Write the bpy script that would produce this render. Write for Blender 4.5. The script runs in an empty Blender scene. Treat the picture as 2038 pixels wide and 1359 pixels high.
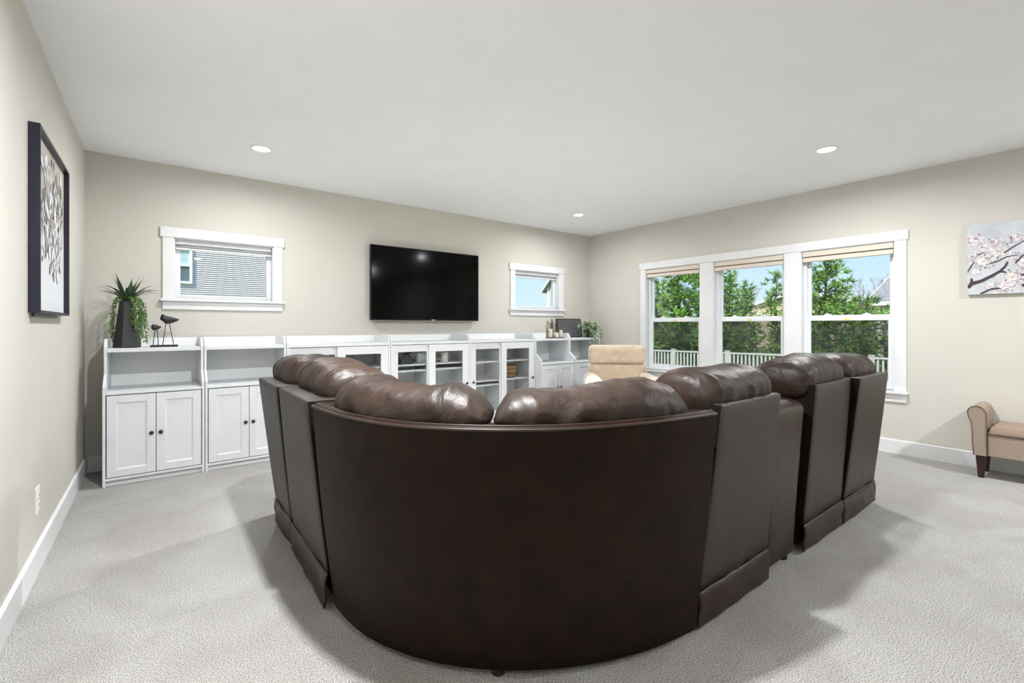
import bpy, bmesh, math, random
from mathutils import Vector, Matrix, noise

PI = math.pi
scene = bpy.context.scene
C = bpy.data.collections.new('room')
scene.collection.children.link(C)

# ------------------------------------------------------------------ camera
FPX, HORIZON, YAW, EYE = 915.66, 648.15, math.radians(37.583), 1.2493
cam = bpy.data.cameras.new('camera')
cam.sensor_width = 36.0
cam.lens = FPX / 2038 * 36.0
cam.shift_y = (HORIZON - 679.5) / 2038
cam.clip_start = 0.05
cam.clip_end = 500
cam_o = bpy.data.objects.new('camera', cam)
C.objects.link(cam_o)
cam_o.location = (0, 0, EYE)
cam_o.rotation_euler = (PI / 2, 0, -YAW)
scene.camera = cam_o

# ------------------------------------------------------------------ view / light
scene.view_settings.view_transform = 'Standard'
scene.view_settings.look = 'None'
scene.view_settings.gamma = 1.0
scene.view_settings.use_curve_mapping = False
scene.view_settings.exposure = 0.19
try:
    scene.cycles.max_bounces = 6
    scene.cycles.diffuse_bounces = 4
    scene.cycles.glossy_bounces = 3
    scene.cycles.transparent_max_bounces = 24
    scene.cycles.sample_clamp_indirect = 6.0
    scene.cycles.use_denoising = True
    scene.cycles.use_adaptive_sampling = True
    scene.cycles.adaptive_threshold = 0.12
    scene.cycles.adaptive_min_samples = 16
    scene.cycles.caustics_reflective = False
    scene.cycles.caustics_refractive = False
except Exception:
    pass

SKY_STRENGTH = 1.05
SUN_STRENGTH = 6.5
DOWNLIGHT_W = 60.0
BOUNCE_BEAM_W = 62.0      # added beams onto the hidden carpet, bounced up to brighten the ceiling

world = bpy.data.worlds.new('sky')
scene.world = world
world.use_nodes = True
wn = world.node_tree
wn.nodes.clear()
tc = wn.nodes.new('ShaderNodeTexCoord')
sx = wn.nodes.new('ShaderNodeSeparateXYZ')
rp = wn.nodes.new('ShaderNodeValToRGB')
bg = wn.nodes.new('ShaderNodeBackground')
wo = wn.nodes.new('ShaderNodeOutputWorld')
wn.links.new(tc.outputs['Generated'], sx.inputs[0])
wn.links.new(sx.outputs['Z'], rp.inputs[0])
wn.links.new(rp.outputs[0], bg.inputs[0])
wn.links.new(bg.outputs[0], wo.inputs[0])
rp.color_ramp.elements[0].position = 0.0
rp.color_ramp.elements[0].color = (0.70, 0.84, 0.97, 1)
rp.color_ramp.elements[1].position = 0.9
rp.color_ramp.elements[1].color = (0.25, 0.50, 0.92, 1)
e_ = rp.color_ramp.elements.new(0.22)
e_.color = (0.42, 0.69, 1.0, 1)
bg.inputs[1].default_value = SKY_STRENGTH

sun = bpy.data.lights.new('sun', 'SUN')
sun.energy = SUN_STRENGTH
sun.angle = math.radians(0.6)
sun.color = (1.0, 0.96, 0.88)
sun_o = bpy.data.objects.new('sun', sun)
C.objects.link(sun_o)
sun_o.rotation_euler = Vector((0.55, 0.30, -0.78)).to_track_quat('-Z', 'Y').to_euler()
sun_o.location = (-20, 0, 30)

# ------------------------------------------------------------------ materials
MATS = {}


def ramp_node(nt, stops):
    r = nt.nodes.new('ShaderNodeValToRGB')
    el = r.color_ramp.elements
    while len(el) < len(stops):
        el.new(0.5)
    for e, (p, c) in zip(el, stops):
        e.position = p
        e.color = (c[0], c[1], c[2], 1)
    return r


def mat(name, col, rough=0.5, metal=0.0, spec=0.5, noise_scale=None, noise_amt=0.06,
        bump=None, bump_scale=200.0, bump_dist=0.002, sheen=0.0, coat=0.0, emit=None, detail=4, stretch=None):
    """Principled material whose colour and relief come from procedural noise."""
    m = bpy.data.materials.new(name)
    m.use_nodes = True
    nt = m.node_tree
    b = nt.nodes['Principled BSDF']
    b.inputs['Base Color'].default_value = (*col, 1)
    b.inputs['Roughness'].default_value = rough
    b.inputs['Metallic'].default_value = metal
    b.inputs['Specular IOR Level'].default_value = spec
    if sheen:
        b.inputs['Sheen Weight'].default_value = sheen
    if coat:
        b.inputs['Coat Weight'].default_value = coat
        b.inputs['Coat Roughness'].default_value = 0.15
    if emit:
        b.inputs['Emission Color'].default_value = (*emit[0], 1)
        b.inputs['Emission Strength'].default_value = emit[1]
    t = nt.nodes.new('ShaderNodeTexCoord')
    src = t.outputs['Object']
    if stretch:
        mp = nt.nodes.new('ShaderNodeMapping')
        mp.inputs['Scale'].default_value = stretch
        nt.links.new(src, mp.inputs[0])
        src = mp.outputs[0]
    ns = noise_scale or 6.0
    n = nt.nodes.new('ShaderNodeTexNoise')
    n.inputs['Scale'].default_value = ns
    n.inputs['Detail'].default_value = detail if noise_scale else 0
    nt.links.new(src, n.inputs['Vector'])
    a = noise_amt if noise_scale else 0.02
    lo = tuple(max(0, c * (1 - a)) for c in col)
    hi = tuple(min(1, c * (1 + a)) for c in col)
    r = ramp_node(nt, [(0.3, lo), (0.7, hi)])
    nt.links.new(n.outputs['Fac'], r.inputs[0])
    nt.links.new(r.outputs[0], b.inputs['Base Color'])
    if bump:
        n2 = nt.nodes.new('ShaderNodeTexNoise')
        n2.inputs['Scale'].default_value = bump_scale
        n2.inputs['Detail'].default_value = 1
        nt.links.new(src, n2.inputs['Vector'])
        bp = nt.nodes.new('ShaderNodeBump')
        bp.inputs['Strength'].default_value = bump
        bp.inputs['Distance'].default_value = bump_dist
        nt.links.new(n2.outputs['Fac'], bp.inputs['Height'])
        nt.links.new(bp.outputs[0], b.inputs['Normal'])
    MATS[name] = m
    return m


mat('wall', (0.62, 0.595, 0.54), 0.85, spec=0.2, noise_scale=2.0, noise_amt=0.015, detail=1)
mat('ceiling', (0.89, 0.912, 0.918), 0.9, spec=0.1, noise_scale=3.0, noise_amt=0.01, detail=1)
mat('trim', (0.78, 0.785, 0.79), 0.4, spec=0.4)
mat('vinyl', (0.84, 0.86, 0.88), 0.35, spec=0.4)
mat('cabinet', (0.70, 0.715, 0.735), 0.42, spec=0.4, noise_scale=30, noise_amt=0.01)
mat('cabinet_back', (0.88, 0.895, 0.885), 0.5, spec=0.3, noise_scale=30, noise_amt=0.01)
mat('black_knob', (0.012, 0.012, 0.012), 0.4)
mat('leather', (0.024, 0.0115, 0.0065), 0.40, spec=0.42, noise_scale=9, noise_amt=0.35, bump=0.22, bump_scale=240, bump_dist=0.0012)
mat('leather_crumpled', (0.024, 0.0115, 0.0065), 0.47, spec=0.42, noise_scale=9, noise_amt=0.35, bump=0.22, bump_scale=240, bump_dist=0.0012)
_nt = MATS['leather_crumpled'].node_tree
_fine = [q for q in _nt.nodes if q.bl_idname == 'ShaderNodeBump'][0]
_cn = _nt.nodes.new('ShaderNodeTexNoise')
_cn.inputs['Scale'].default_value = 9
_cn.inputs['Detail'].default_value = 4
_cn.inputs['Distortion'].default_value = 1.4
_cr = _nt.nodes.new('ShaderNodeValToRGB')
_cr.color_ramp.elements[0].position = 0.42
_cr.color_ramp.elements[1].position = 0.60
_nt.links.new([q for q in _nt.nodes if q.bl_idname == 'ShaderNodeTexCoord'][0].outputs['Object'], _cn.inputs['Vector'])
_cb = _nt.nodes.new('ShaderNodeBump')
_cb.inputs['Strength'].default_value = 0.28
_cb.inputs['Distance'].default_value = 0.006
_nt.links.new(_cn.outputs['Fac'], _cr.inputs[0])
_nt.links.new(_cr.outputs[0], _cb.inputs['Height'])
_nt.links.new(_cb.outputs[0], _fine.inputs['Normal'])
mat('leather_panel', (0.022, 0.0145, 0.0105), 0.48, spec=0.5, noise_scale=240, noise_amt=0.55, bump=0.5, bump_scale=420, bump_dist=0.001)
mat('leather_shell', (0.012, 0.0052, 0.0026), 0.5, spec=0.12, noise_scale=10, noise_amt=0.35, bump=0.2, bump_scale=300, bump_dist=0.001)
mat('dark_cloth', (0.008, 0.006, 0.005), 0.9, spec=0.1)
mat('foot_plastic', (0.02, 0.012, 0.01), 0.5)
mat('suede', (0.56, 0.45, 0.335), 0.85, spec=0.15, sheen=0.4, noise_scale=12, noise_amt=0.14, bump=0.2, bump_scale=180)
mat('suede_piping', (0.66, 0.53, 0.40), 0.85, spec=0.15)
mat('bench_cloth', (0.34, 0.27, 0.215), 0.9, spec=0.15, noise_scale=160, noise_amt=0.2, bump=0.4, bump_scale=500, bump_dist=0.001)
mat('bench_seat', (0.30, 0.225, 0.17), 0.85, spec=0.2, noise_scale=160, noise_amt=0.18, bump=0.4, bump_scale=500, bump_dist=0.001)
mat('bench_piping', (0.13, 0.095, 0.075), 0.8)
mat('dark_wood', (0.030, 0.008, 0.006), 0.35, noise_scale=20, noise_amt=0.3, stretch=(1, 1, 0.1))
mat('frame_navy', (0.010, 0.011, 0.028), 0.35)
mat('frame_inner', (0.10, 0.11, 0.13), 0.4)
mat('tv_black', (0.004, 0.004, 0.004), 0.35, spec=0.2)
mat('tv_logo', (0.55, 0.55, 0.55), 0.4)
mat('tv_silver', (0.35, 0.35, 0.36), 0.35, metal=0.6)
mat('vase_black', (0.010, 0.010, 0.011), 0.45, noise_scale=20, noise_amt=0.2)
mat('iron_black', (0.012, 0.011, 0.010), 0.55)
mat('white_ceramic', (0.78, 0.78, 0.76), 0.3)
mat('leaf_dark', (0.040, 0.075, 0.030), 0.45, noise_scale=14, noise_amt=0.4)
mat('leaf_trail', (0.10, 0.18, 0.048), 0.55, noise_scale=40, noise_amt=0.5)
mat('leaf_ivy', (0.16, 0.24, 0.12), 0.6, noise_scale=60, noise_amt=0.6)
mat('leaf_ivy_pale', (0.36, 0.44, 0.30), 0.6, noise_scale=60, noise_amt=0.3)
mat('twig', (0.115, 0.085, 0.062), 0.9, noise_scale=50, noise_amt=0.5)
mat('twig_grey', (0.27, 0.25, 0.205), 0.9, noise_scale=60, noise_amt=0.5, stretch=(1, 1, 0.15))
mat('candle', (0.58, 0.55, 0.44), 0.6, noise_scale=40, noise_amt=0.12, stretch=(1, 1, 0.3))
mat('shade_cream', (0.70, 0.625, 0.53), 0.85, spec=0.1, noise_scale=60, noise_amt=0.04)
mat('shade_white', (0.78, 0.79, 0.81), 0.8, spec=0.1)
mat('shade_line', (0.36, 0.30, 0.25), 0.85)
mat('sticker', (0.75, 0.66, 0.06), 0.5)
mat('gap_dark', (0.03, 0.03, 0.035), 0.9, spec=0.0)
mat('grey_plastic', (0.52, 0.56, 0.60), 0.35)
mat('cable', (0.01, 0.01, 0.01), 0.5)
mat('fence_white', (0.92, 0.92, 0.92), 0.4)
mat('lawn', (0.20, 0.21, 0.085), 0.95, spec=0.05, noise_scale=0.9, noise_amt=0.5, detail=10)
mat('mulch', (0.36, 0.29, 0.20), 0.95, spec=0.05, noise_scale=9, noise_amt=0.7, detail=8)
mat('rock', (0.62, 0.58, 0.50), 0.9, noise_scale=8, noise_amt=0.4)
mat('pine', (0.105, 0.225, 0.040), 0.75, spec=0.2, noise_scale=1.6, noise_amt=0.5)
mat('pine_light', (0.22, 0.37, 0.075), 0.75, spec=0.2, noise_scale=1.6, noise_amt=0.45)
mat('pine_blue', (0.19, 0.29, 0.11), 0.75, spec=0.2, noise_scale=1.6, noise_amt=0.45)
mat('bark', (0.11, 0.08, 0.06), 0.9, noise_scale=8, noise_amt=0.4)
mat('bare_twigs', (0.30, 0.23, 0.20), 0.9)
mat('siding_grey', (0.76, 0.73, 0.75), 0.6, spec=0.2)
mat('siding_tan', (0.62, 0.48, 0.36), 0.7, spec=0.2)
mat('siding_sage', (0.50, 0.51, 0.46), 0.7, spec=0.2)
mat('shingle', (0.22, 0.21, 0.22), 0.9, noise_scale=6, noise_amt=0.35)
mat('shingle_brown', (0.30, 0.25, 0.22), 0.9, noise_scale=6, noise_amt=0.35)
mat('house_trim', (0.84, 0.84, 0.84), 0.5)
mat('house_pane', (0.13, 0.17, 0.19), 0.15)
mat('house_blind', (0.50, 0.62, 0.64), 0.5)
mat('outlet', (0.86, 0.86, 0.84), 0.35)
mat('outlet_slot', (0.02, 0.02, 0.02), 0.6)
mat('ring_white', (0.86, 0.86, 0.85), 0.5)
mat('lens', (0.9, 0.9, 0.9), 0.5, emit=((1.0, 0.97, 0.90), 14.0))
mat('canvas_sky', (0.55, 0.57, 0.61), 0.8, spec=0.15, noise_scale=9, noise_amt=0.10)
mat('canvas_edge', (0.50, 0.49, 0.48), 0.8)
mat('blossom', (0.66, 0.59, 0.60), 0.8, noise_scale=60, noise_amt=0.13)
mat('blossom_pale', (0.76, 0.71, 0.66), 0.8, noise_scale=60, noise_amt=0.1)
mat('blossom_mauve', (0.40, 0.31, 0.36), 0.8, noise_scale=60, noise_amt=0.3)
mat('branch_paint', (0.055, 0.036, 0.045), 0.8, noise_scale=60, noise_amt=0.4)

# carpet: fine pile speckle plus broad brushed patches
m = bpy.data.materials.new('carpet')
m.use_nodes = True
MATS['carpet'] = m
nt = m.node_tree
b = nt.nodes['Principled BSDF']
b.inputs['Roughness'].default_value = 0.95
b.inputs['Specular IOR Level'].default_value = 0.1
b.inputs['Sheen Weight'].default_value = 0.25
t = nt.nodes.new('ShaderNodeTexCoord')
n1 = nt.nodes.new('ShaderNodeTexNoise')
n1.inputs['Scale'].default_value = 210
n1.inputs['Detail'].default_value = 2
n1.inputs['Roughness'].default_value = 0.75
n2 = nt.nodes.new('ShaderNodeTexNoise')
n2.inputs['Scale'].default_value = 1.6
n2.inputs['Detail'].default_value = 3
n2.inputs['Distortion'].default_value = 1.2
vo = nt.nodes.new('ShaderNodeTexVoronoi')
vo.inputs['Scale'].default_value = 260
for q in (n1, n2, vo):
    nt.links.new(t.outputs['Object'], q.inputs['Vector'])
r1 = ramp_node(nt, [(0.36, (0.14, 0.128, 0.115)), (0.48, (0.49, 0.465, 0.44)), (0.60, (0.78, 0.76, 0.73))])
nt.links.new(n1.outputs['Fac'], r1.inputs[0])
r2 = ramp_node(nt, [(0.38, (0.84, 0.832, 0.82)), (0.60, (1.0, 1.0, 1.0))])
nt.links.new(n2.outputs['Fac'], r2.inputs[0])
mx = nt.nodes.new('ShaderNodeMixRGB')
mx.blend_type = 'MULTIPLY'
mx.inputs[0].default_value = 1.0
nt.links.new(r1.outputs[0], mx.inputs[1])
nt.links.new(r2.outputs[0], mx.inputs[2])
nt.links.new(mx.outputs[0], b.inputs['Base Color'])
ad = nt.nodes.new('ShaderNodeMath')
ad.operation = 'ADD'
nt.links.new(n1.outputs['Fac'], ad.inputs[0])
nt.links.new(vo.outputs['Distance'], ad.inputs[1])
bp = nt.nodes.new('ShaderNodeBump')
bp.inputs['Strength'].default_value = 0.9
bp.inputs['Distance'].default_value = 0.008
nt.links.new(ad.outputs[0], bp.inputs['Height'])
nt.links.new(bp.outputs[0], b.inputs['Normal'])


def glass_mat(name, tint, gloss, ior=1.45):
    m = bpy.data.materials.new(name)
    m.use_nodes = True
    nt = m.node_tree
    nt.nodes.clear()
    o = nt.nodes.new('ShaderNodeOutputMaterial')
    tr = nt.nodes.new('ShaderNodeBsdfTransparent')
    tr.inputs[0].default_value = (*tint, 1)
    gl = nt.nodes.new('ShaderNodeBsdfGlossy')
    gl.inputs['Roughness'].default_value = 0.02
    lw = nt.nodes.new('ShaderNodeLayerWeight')
    lw.inputs['Blend'].default_value = 0.5
    pw = nt.nodes.new('ShaderNodeMath')
    pw.operation = 'POWER'
    pw.inputs[1].default_value = 5.0
    nt.links.new(lw.outputs['Facing'], pw.inputs[0])
    mu = nt.nodes.new('ShaderNodeMath')
    mu.operation = 'MULTIPLY_ADD'
    mu.inputs[1].default_value = 0.9 * gloss
    mu.inputs[2].default_value = ((ior - 1) / (ior + 1)) ** 2 * gloss
    mi = nt.nodes.new('ShaderNodeMixShader')
    nt.links.new(pw.outputs[0], mu.inputs[0])
    nt.links.new(mu.outputs[0], mi.inputs[0])
    nt.links.new(tr.outputs[0], mi.inputs[1])
    nt.links.new(gl.outputs[0], mi.inputs[2])
    nt.links.new(mi.outputs[0], o.inputs[0])
    MATS[name] = m


glass_mat('window_glass', (0.97, 0.985, 0.98), 0.6)
glass_mat('cabinet_glass', (0.97, 0.985, 0.98), 1.0, 1.5)
# insect screen: fine dark mesh, seen as an even partial cover
m = bpy.data.materials.new('screen_mesh')
m.use_nodes = True
nt = m.node_tree
nt.nodes.clear()
o = nt.nodes.new('ShaderNodeOutputMaterial')
tr = nt.nodes.new('ShaderNodeBsdfTransparent')
df = nt.nodes.new('ShaderNodeBsdfDiffuse')
df.inputs[0].default_value = (0.05, 0.055, 0.055, 1)
ck = nt.nodes.new('ShaderNodeTexNoise')
ck.inputs['Scale'].default_value = 900
mr = nt.nodes.new('ShaderNodeMapRange')
mr.inputs['To Min'].default_value = 0.34
mr.inputs['To Max'].default_value = 0.41
mi = nt.nodes.new('ShaderNodeMixShader')
nt.links.new(ck.outputs['Fac'], mr.inputs[0])
nt.links.new(mr.outputs[0], mi.inputs[0])
nt.links.new(tr.outputs[0], mi.inputs[1])
nt.links.new(df.outputs[0], mi.inputs[2])
nt.links.new(mi.outputs[0], o.inputs[0])
MATS['screen_mesh'] = m

# glossy television screen
m = mat('tv_screen', (0.0015, 0.0015, 0.0015), 0.10, spec=0.10)

# painted canvas on the left wall: taupe ground fading to white with a loose dark bouquet
m = bpy.data.materials.new('floral_canvas')
m.use_nodes = True
MATS['floral_canvas'] = m
nt = m.node_tree
b = nt.nodes['Principled BSDF']
b.inputs['Roughness'].default_value = 0.6
t = nt.nodes.new('ShaderNodeTexCoord')
sp = nt.nodes.new('ShaderNodeSeparateXYZ')
nt.links.new(t.outputs['Generated'], sp.inputs[0])
nz = nt.nodes.new('ShaderNodeTexNoise')
nz.inputs['Scale'].default_value = 3
nz.inputs['Detail'].default_value = 6
nt.links.new(t.outputs['Object'], nz.inputs['Vector'])
ad = nt.nodes.new('ShaderNodeMath')
ad.operation = 'MULTIPLY_ADD'
ad.inputs[1].default_value = 0.35
nt.links.new(nz.outputs['Fac'], ad.inputs[0])
nt.links.new(sp.outputs['Z'], ad.inputs[2])
r = ramp_node(nt, [(0.30, (0.74, 0.76, 0.80)), (0.62, (0.66, 0.66, 0.66)), (0.80, (0.46, 0.41, 0.36)), (1.1, (0.50, 0.45, 0.40))])
nt.links.new(ad.outputs[0], r.inputs[0])
nt.links.new(r.outputs[0], b.inputs['Base Color'])
mat('paint_dark', (0.16, 0.15, 0.14), 0.7, noise_scale=40, noise_amt=0.5)
mat('paint_mid', (0.36, 0.345, 0.33), 0.7, noise_scale=40, noise_amt=0.3)
mat('paint_white', (0.78, 0.79, 0.80), 0.7, noise_scale=40, noise_amt=0.1)

# slate-like carved panel (dark picture on the far cabinet)
m = bpy.data.materials.new('wave_panel')
m.use_nodes = True
MATS['wave_panel'] = m
nt = m.node_tree
b = nt.nodes['Principled BSDF']
b.inputs['Roughness'].default_value = 0.45
t = nt.nodes.new('ShaderNodeTexCoord')
wv = nt.nodes.new('ShaderNodeTexWave')
wv.inputs['Scale'].default_value = 14
wv.inputs['Distortion'].default_value = 9
wv.inputs['Detail'].default_value = 3
wv.inputs['Detail Scale'].default_value = 0.8
nt.links.new(t.outputs['Object'], wv.inputs['Vector'])
r = ramp_node(nt, [(0.2, (0.012, 0.013, 0.014)), (0.85, (0.19, 0.20, 0.21))])
nt.links.new(wv.outputs['Fac'], r.inputs[0])
nt.links.new(r.outputs[0], b.inputs['Base Color'])
bp = nt.nodes.new('ShaderNodeBump')
bp.inputs['Strength'].default_value = 0.6
bp.inputs['Distance'].default_value = 0.006
nt.links.new(wv.outputs['Fac'], bp.inputs['Height'])
nt.links.new(bp.outputs[0], b.inputs['Normal'])

# woven basket
mat('wicker_dark', (0.15, 0.085, 0.035), 0.85, noise_scale=90, noise_amt=0.5)
m = mat('wicker', (0.36, 0.235, 0.11), 0.8, noise_scale=70, noise_amt=0.6, bump=0.6, bump_scale=120, bump_dist=0.004)

# ------------------------------------------------------------------ mesh helpers


def box(bm, x0, x1, y0, y1, z0, z1, bev=0.0, seg=1):
    vs = [bm.verts.new((x, y, z)) for x in (x0, x1) for y in (y0, y1) for z in (z0, z1)]
    q = [(0, 1, 3, 2), (4, 6, 7, 5), (0, 4, 5, 1), (2, 3, 7, 6), (0, 2, 6, 4), (1, 5, 7, 3)]
    fs = [bm.faces.new([vs[i] for i in f]) for f in q]
    if bev:
        es = list({e for f in fs for e in f.edges})
        bmesh.ops.bevel(bm, geom=es, offset=bev, segments=seg, affect='EDGES', profile=0.5)
    return bm


def new_box(x0, x1, y0, y1, z0, z1, bev=0.0, seg=1):
    return box(bmesh.new(), min(x0, x1), max(x0, x1), min(y0, y1), max(y0, y1), min(z0, z1), max(z0, z1), bev, seg)


def grid_surface(bm, P, nu, nv, closed_u=False, closed_v=False):
    """P(i, j) -> point; builds a quad sheet, returns the vertices."""
    vs = [[bm.verts.new(P(i, j)) for j in range(nv)] for i in range(nu)]
    for i in range(nu if closed_u else nu - 1):
        for j in range(nv if closed_v else nv - 1):
            a, b_ = vs[i][j], vs[(i + 1) % nu][j]
            c, d = vs[(i + 1) % nu][(j + 1) % nv], vs[i][(j + 1) % nv]
            try:
                bm.faces.new((a, b_, c, d))
            except ValueError:
                pass
    return vs


def tube(bm, pts, rad, seg=8, caps=True):
    pts = [Vector(p) for p in pts]
    n = len(pts)
    rings = []
    for i, p in enumerate(pts):
        d = (pts[min(i + 1, n - 1)] - pts[max(i - 1, 0)]).normalized()
        ref = Vector((0, 0, 1)) if abs(d.z) < 0.9 else Vector((1, 0, 0))
        s = d.cross(ref).normalized()
        u = s.cross(d).normalized()
        r = rad[i] if isinstance(rad, (list, tuple)) else rad
        rings.append([bm.verts.new(p + s * (r * math.cos(2 * PI * k / seg)) + u * (r * math.sin(2 * PI * k / seg))) for k in range(seg)])
    for a, b_ in zip(rings, rings[1:]):
        for k in range(seg):
            bm.faces.new((a[k], a[(k + 1) % seg], b_[(k + 1) % seg], b_[k]))
    if caps:
        bm.faces.new(rings[0][::-1])
        bm.faces.new(rings[-1])
    return bm


def lathe(bm, cx, cy, prof, seg=24, rot=0.0, caps=True):
    rings = [[bm.verts.new((cx + r * math.cos(rot + 2 * PI * k / seg), cy + r * math.sin(rot + 2 * PI * k / seg), z)) for k in range(seg)] for r, z in prof]
    for a, b_ in zip(rings, rings[1:]):
        for k in range(seg):
            bm.faces.new((a[k], a[(k + 1) % seg], b_[(k + 1) % seg], b_[k]))
    if caps:
        bm.faces.new(rings[0][::-1])
        bm.faces.new(rings[-1])
    return bm


def prism(bm, poly, axis, a0, a1):
    """extrude a 2-D outline along an axis. axis 'x': poly=(y,z); 'y': poly=(x,z); 'z': poly=(x,y)"""
    def P(p, a):
        return {'x': (a, p[0], p[1]), 'y': (p[0], a, p[1]), 'z': (p[0], p[1], a)}[axis]
    A = [bm.verts.new(P(p, a0)) for p in poly]
    B = [bm.verts.new(P(p, a1)) for p in poly]
    n = len(poly)
    bm.faces.new(A)
    bm.faces.new(B[::-1])
    for i in range(n):
        bm.faces.new((A[i], B[i], B[(i + 1) % n], A[(i + 1) % n]))
    return bm


def root_loc(p):
    v = Vector((0, 0, 0))
    while p:
        v = v + p.location
        p = p.parent
    return v


def obj(name, bm, mname, parent=None, smooth=False, world=True, label=None, normals=True):
    if normals:
        bmesh.ops.recalc_face_normals(bm, faces=bm.faces[:])
    if parent and world:
        bmesh.ops.translate(bm, verts=bm.verts[:], vec=-root_loc(parent))
    me = bpy.data.meshes.new(name)
    bm.to_mesh(me)
    bm.free()
    if smooth:
        for p in me.polygons:
            p.use_smooth = True
    me.materials.append(MATS[mname])
    o = bpy.data.objects.new(name, me)
    C.objects.link(o)
    if parent:
        o.parent = parent
    if label:
        o['label'] = label
    return o


def raw(name, verts, faces, mname, parent=None, smooth=False):
    me = bpy.data.meshes.new(name)
    off = root_loc(parent) if parent else Vector((0, 0, 0))
    me.from_pydata([tuple(Vector(v) - off) for v in verts], [], faces)
    me.update()
    me.materials.append(MATS[mname])
    if smooth:
        for p in me.polygons:
            p.use_smooth = True
    o = bpy.data.objects.new(name, me)
    C.objects.link(o)
    if parent:
        o.parent = parent
    return o


def tag(o, label, cat, group=None):
    o['label'] = label
    o['category'] = cat
    if group:
        o['group'] = group
    return o


def thing(name, label, cat, loc=(0, 0, 0), rotz=0.0, group=None):
    o = bpy.data.objects.new(name, None)
    o.empty_display_size = 0.1
    C.objects.link(o)
    o.location = loc
    o.rotation_euler = (0, 0, rotz)
    return tag(o, label, cat, group)


def struct(name, bm, mname, label=None):
    o = obj(name, bm, mname)
    o['kind'] = 'structure'
    if label:
        o['label'] = label
    return o


def struct_empty(name, loc=(0, 0, 0), label=None):
    o = bpy.data.objects.new(name, None)
    o.empty_display_size = 0.1
    C.objects.link(o)
    o.location = loc
    o['kind'] = 'structure'
    if label:
        o['label'] = label
    return o


def copy_part(src, parent, loc=None):
    c = src.copy()
    C.objects.link(c)
    c.parent = parent
    if loc is not None:
        c.location = loc
    return c


def lerp(a, b_, t):
    return a + (b_ - a) * t


# ------------------------------------------------------------------ the room
XL, XR, YB, YF, ZC = -0.4925, 5.729, 5.307, -4.0, 2.74
WT = 0.17

struct('floor', new_box(XL - WT, XR + WT, YF - WT, YB + WT, -0.2, 0.0), 'carpet', 'pale greige cut pile carpet')
struct('ceiling', new_box(XL - WT, XR + WT, YF - WT, YB + WT, ZC, ZC + 0.25), 'ceiling', 'smooth white ceiling')


def wall_with_holes(axis, p0, p1, a0, a1, holes, rev=None):
    """wall plane between p0..p1 (thickness), running a0..a1; holes = (a0,a1,z0,z1)"""
    bm = bmesh.new()

    def put(u0, u1, z0, z1):
        if u1 - u0 < 1e-4 or z1 - z0 < 1e-4:
            return
        if axis == 'x':
            box(bm, u0, u1, p0, p1, z0, z1)
        else:
            box(bm, p0, p1, u0, u1, z0, z1)
    hs = sorted(holes)
    cur = a0
    for h in hs:
        put(cur, h[0], 0, ZC)
        put(h[0], h[1], 0, h[2])
        put(h[0], h[1], h[3], ZC)
        cur = h[1]
    put(cur, a1, 0, ZC)
    return bm


W1 = (0.12, 0.950, 1.50, 2.068)
W2 = (4.135, 5.022, 1.50, 2.068)
RW = [(3.33, 4.19), (2.289, 3.142), (1.285, 2.116)]
RZ = (0.61, 2.08)
RWIN = [(a, b_, RZ[0], RZ[1]) for a, b_ in RW]
REAR = []
struct('wall_back', wall_with_holes('x', YB, YB + WT, XL - WT, XR + WT, [W1, W2]), 'wall', 'cream painted wall with the television')
struct('wall_left', new_box(XL - WT, XL, YF, YB, 0, ZC), 'wall', 'cream painted side wall with framed floral picture')
struct('wall_right', wall_with_holes('y', XR, XR + WT, YF, YB, RWIN), 'wall', 'cream painted wall with three tall windows')
struct('wall_front', wall_with_holes('x', YF - WT, YF, XL - WT, XR + WT, REAR), 'wall', 'cream painted wall behind the viewer')


def baseboard(name, bm):
    return struct(name, bm, 'trim', 'plain white baseboard')


def bb_profile(bm, axis, wall, inward, a0, a1):
    t_ = 0.015 * inward
    poly = [(wall, 0), (wall + t_, 0), (wall + t_, 0.128), (wall + t_ * 0.5, 0.135), (wall, 0.135)]
    if axis == 'x':
        return prism(bm, poly, 'x', a0, a1)
    return prism(bm, poly, 'y', a0, a1)


baseboard('baseboard_left', bb_profile(bmesh.new(), 'y', XL, 1, YF, YB - 0.016))
baseboard('baseboard_back', bb_profile(bmesh.new(), 'x', YB, -1, XL + 0.016, XR - 0.016))
baseboard('baseboard_right', bb_profile(bmesh.new(), 'y', XR, -1, YF, YB - 0.016))

# ---- back-wall windows (fixed, single sash)


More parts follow.
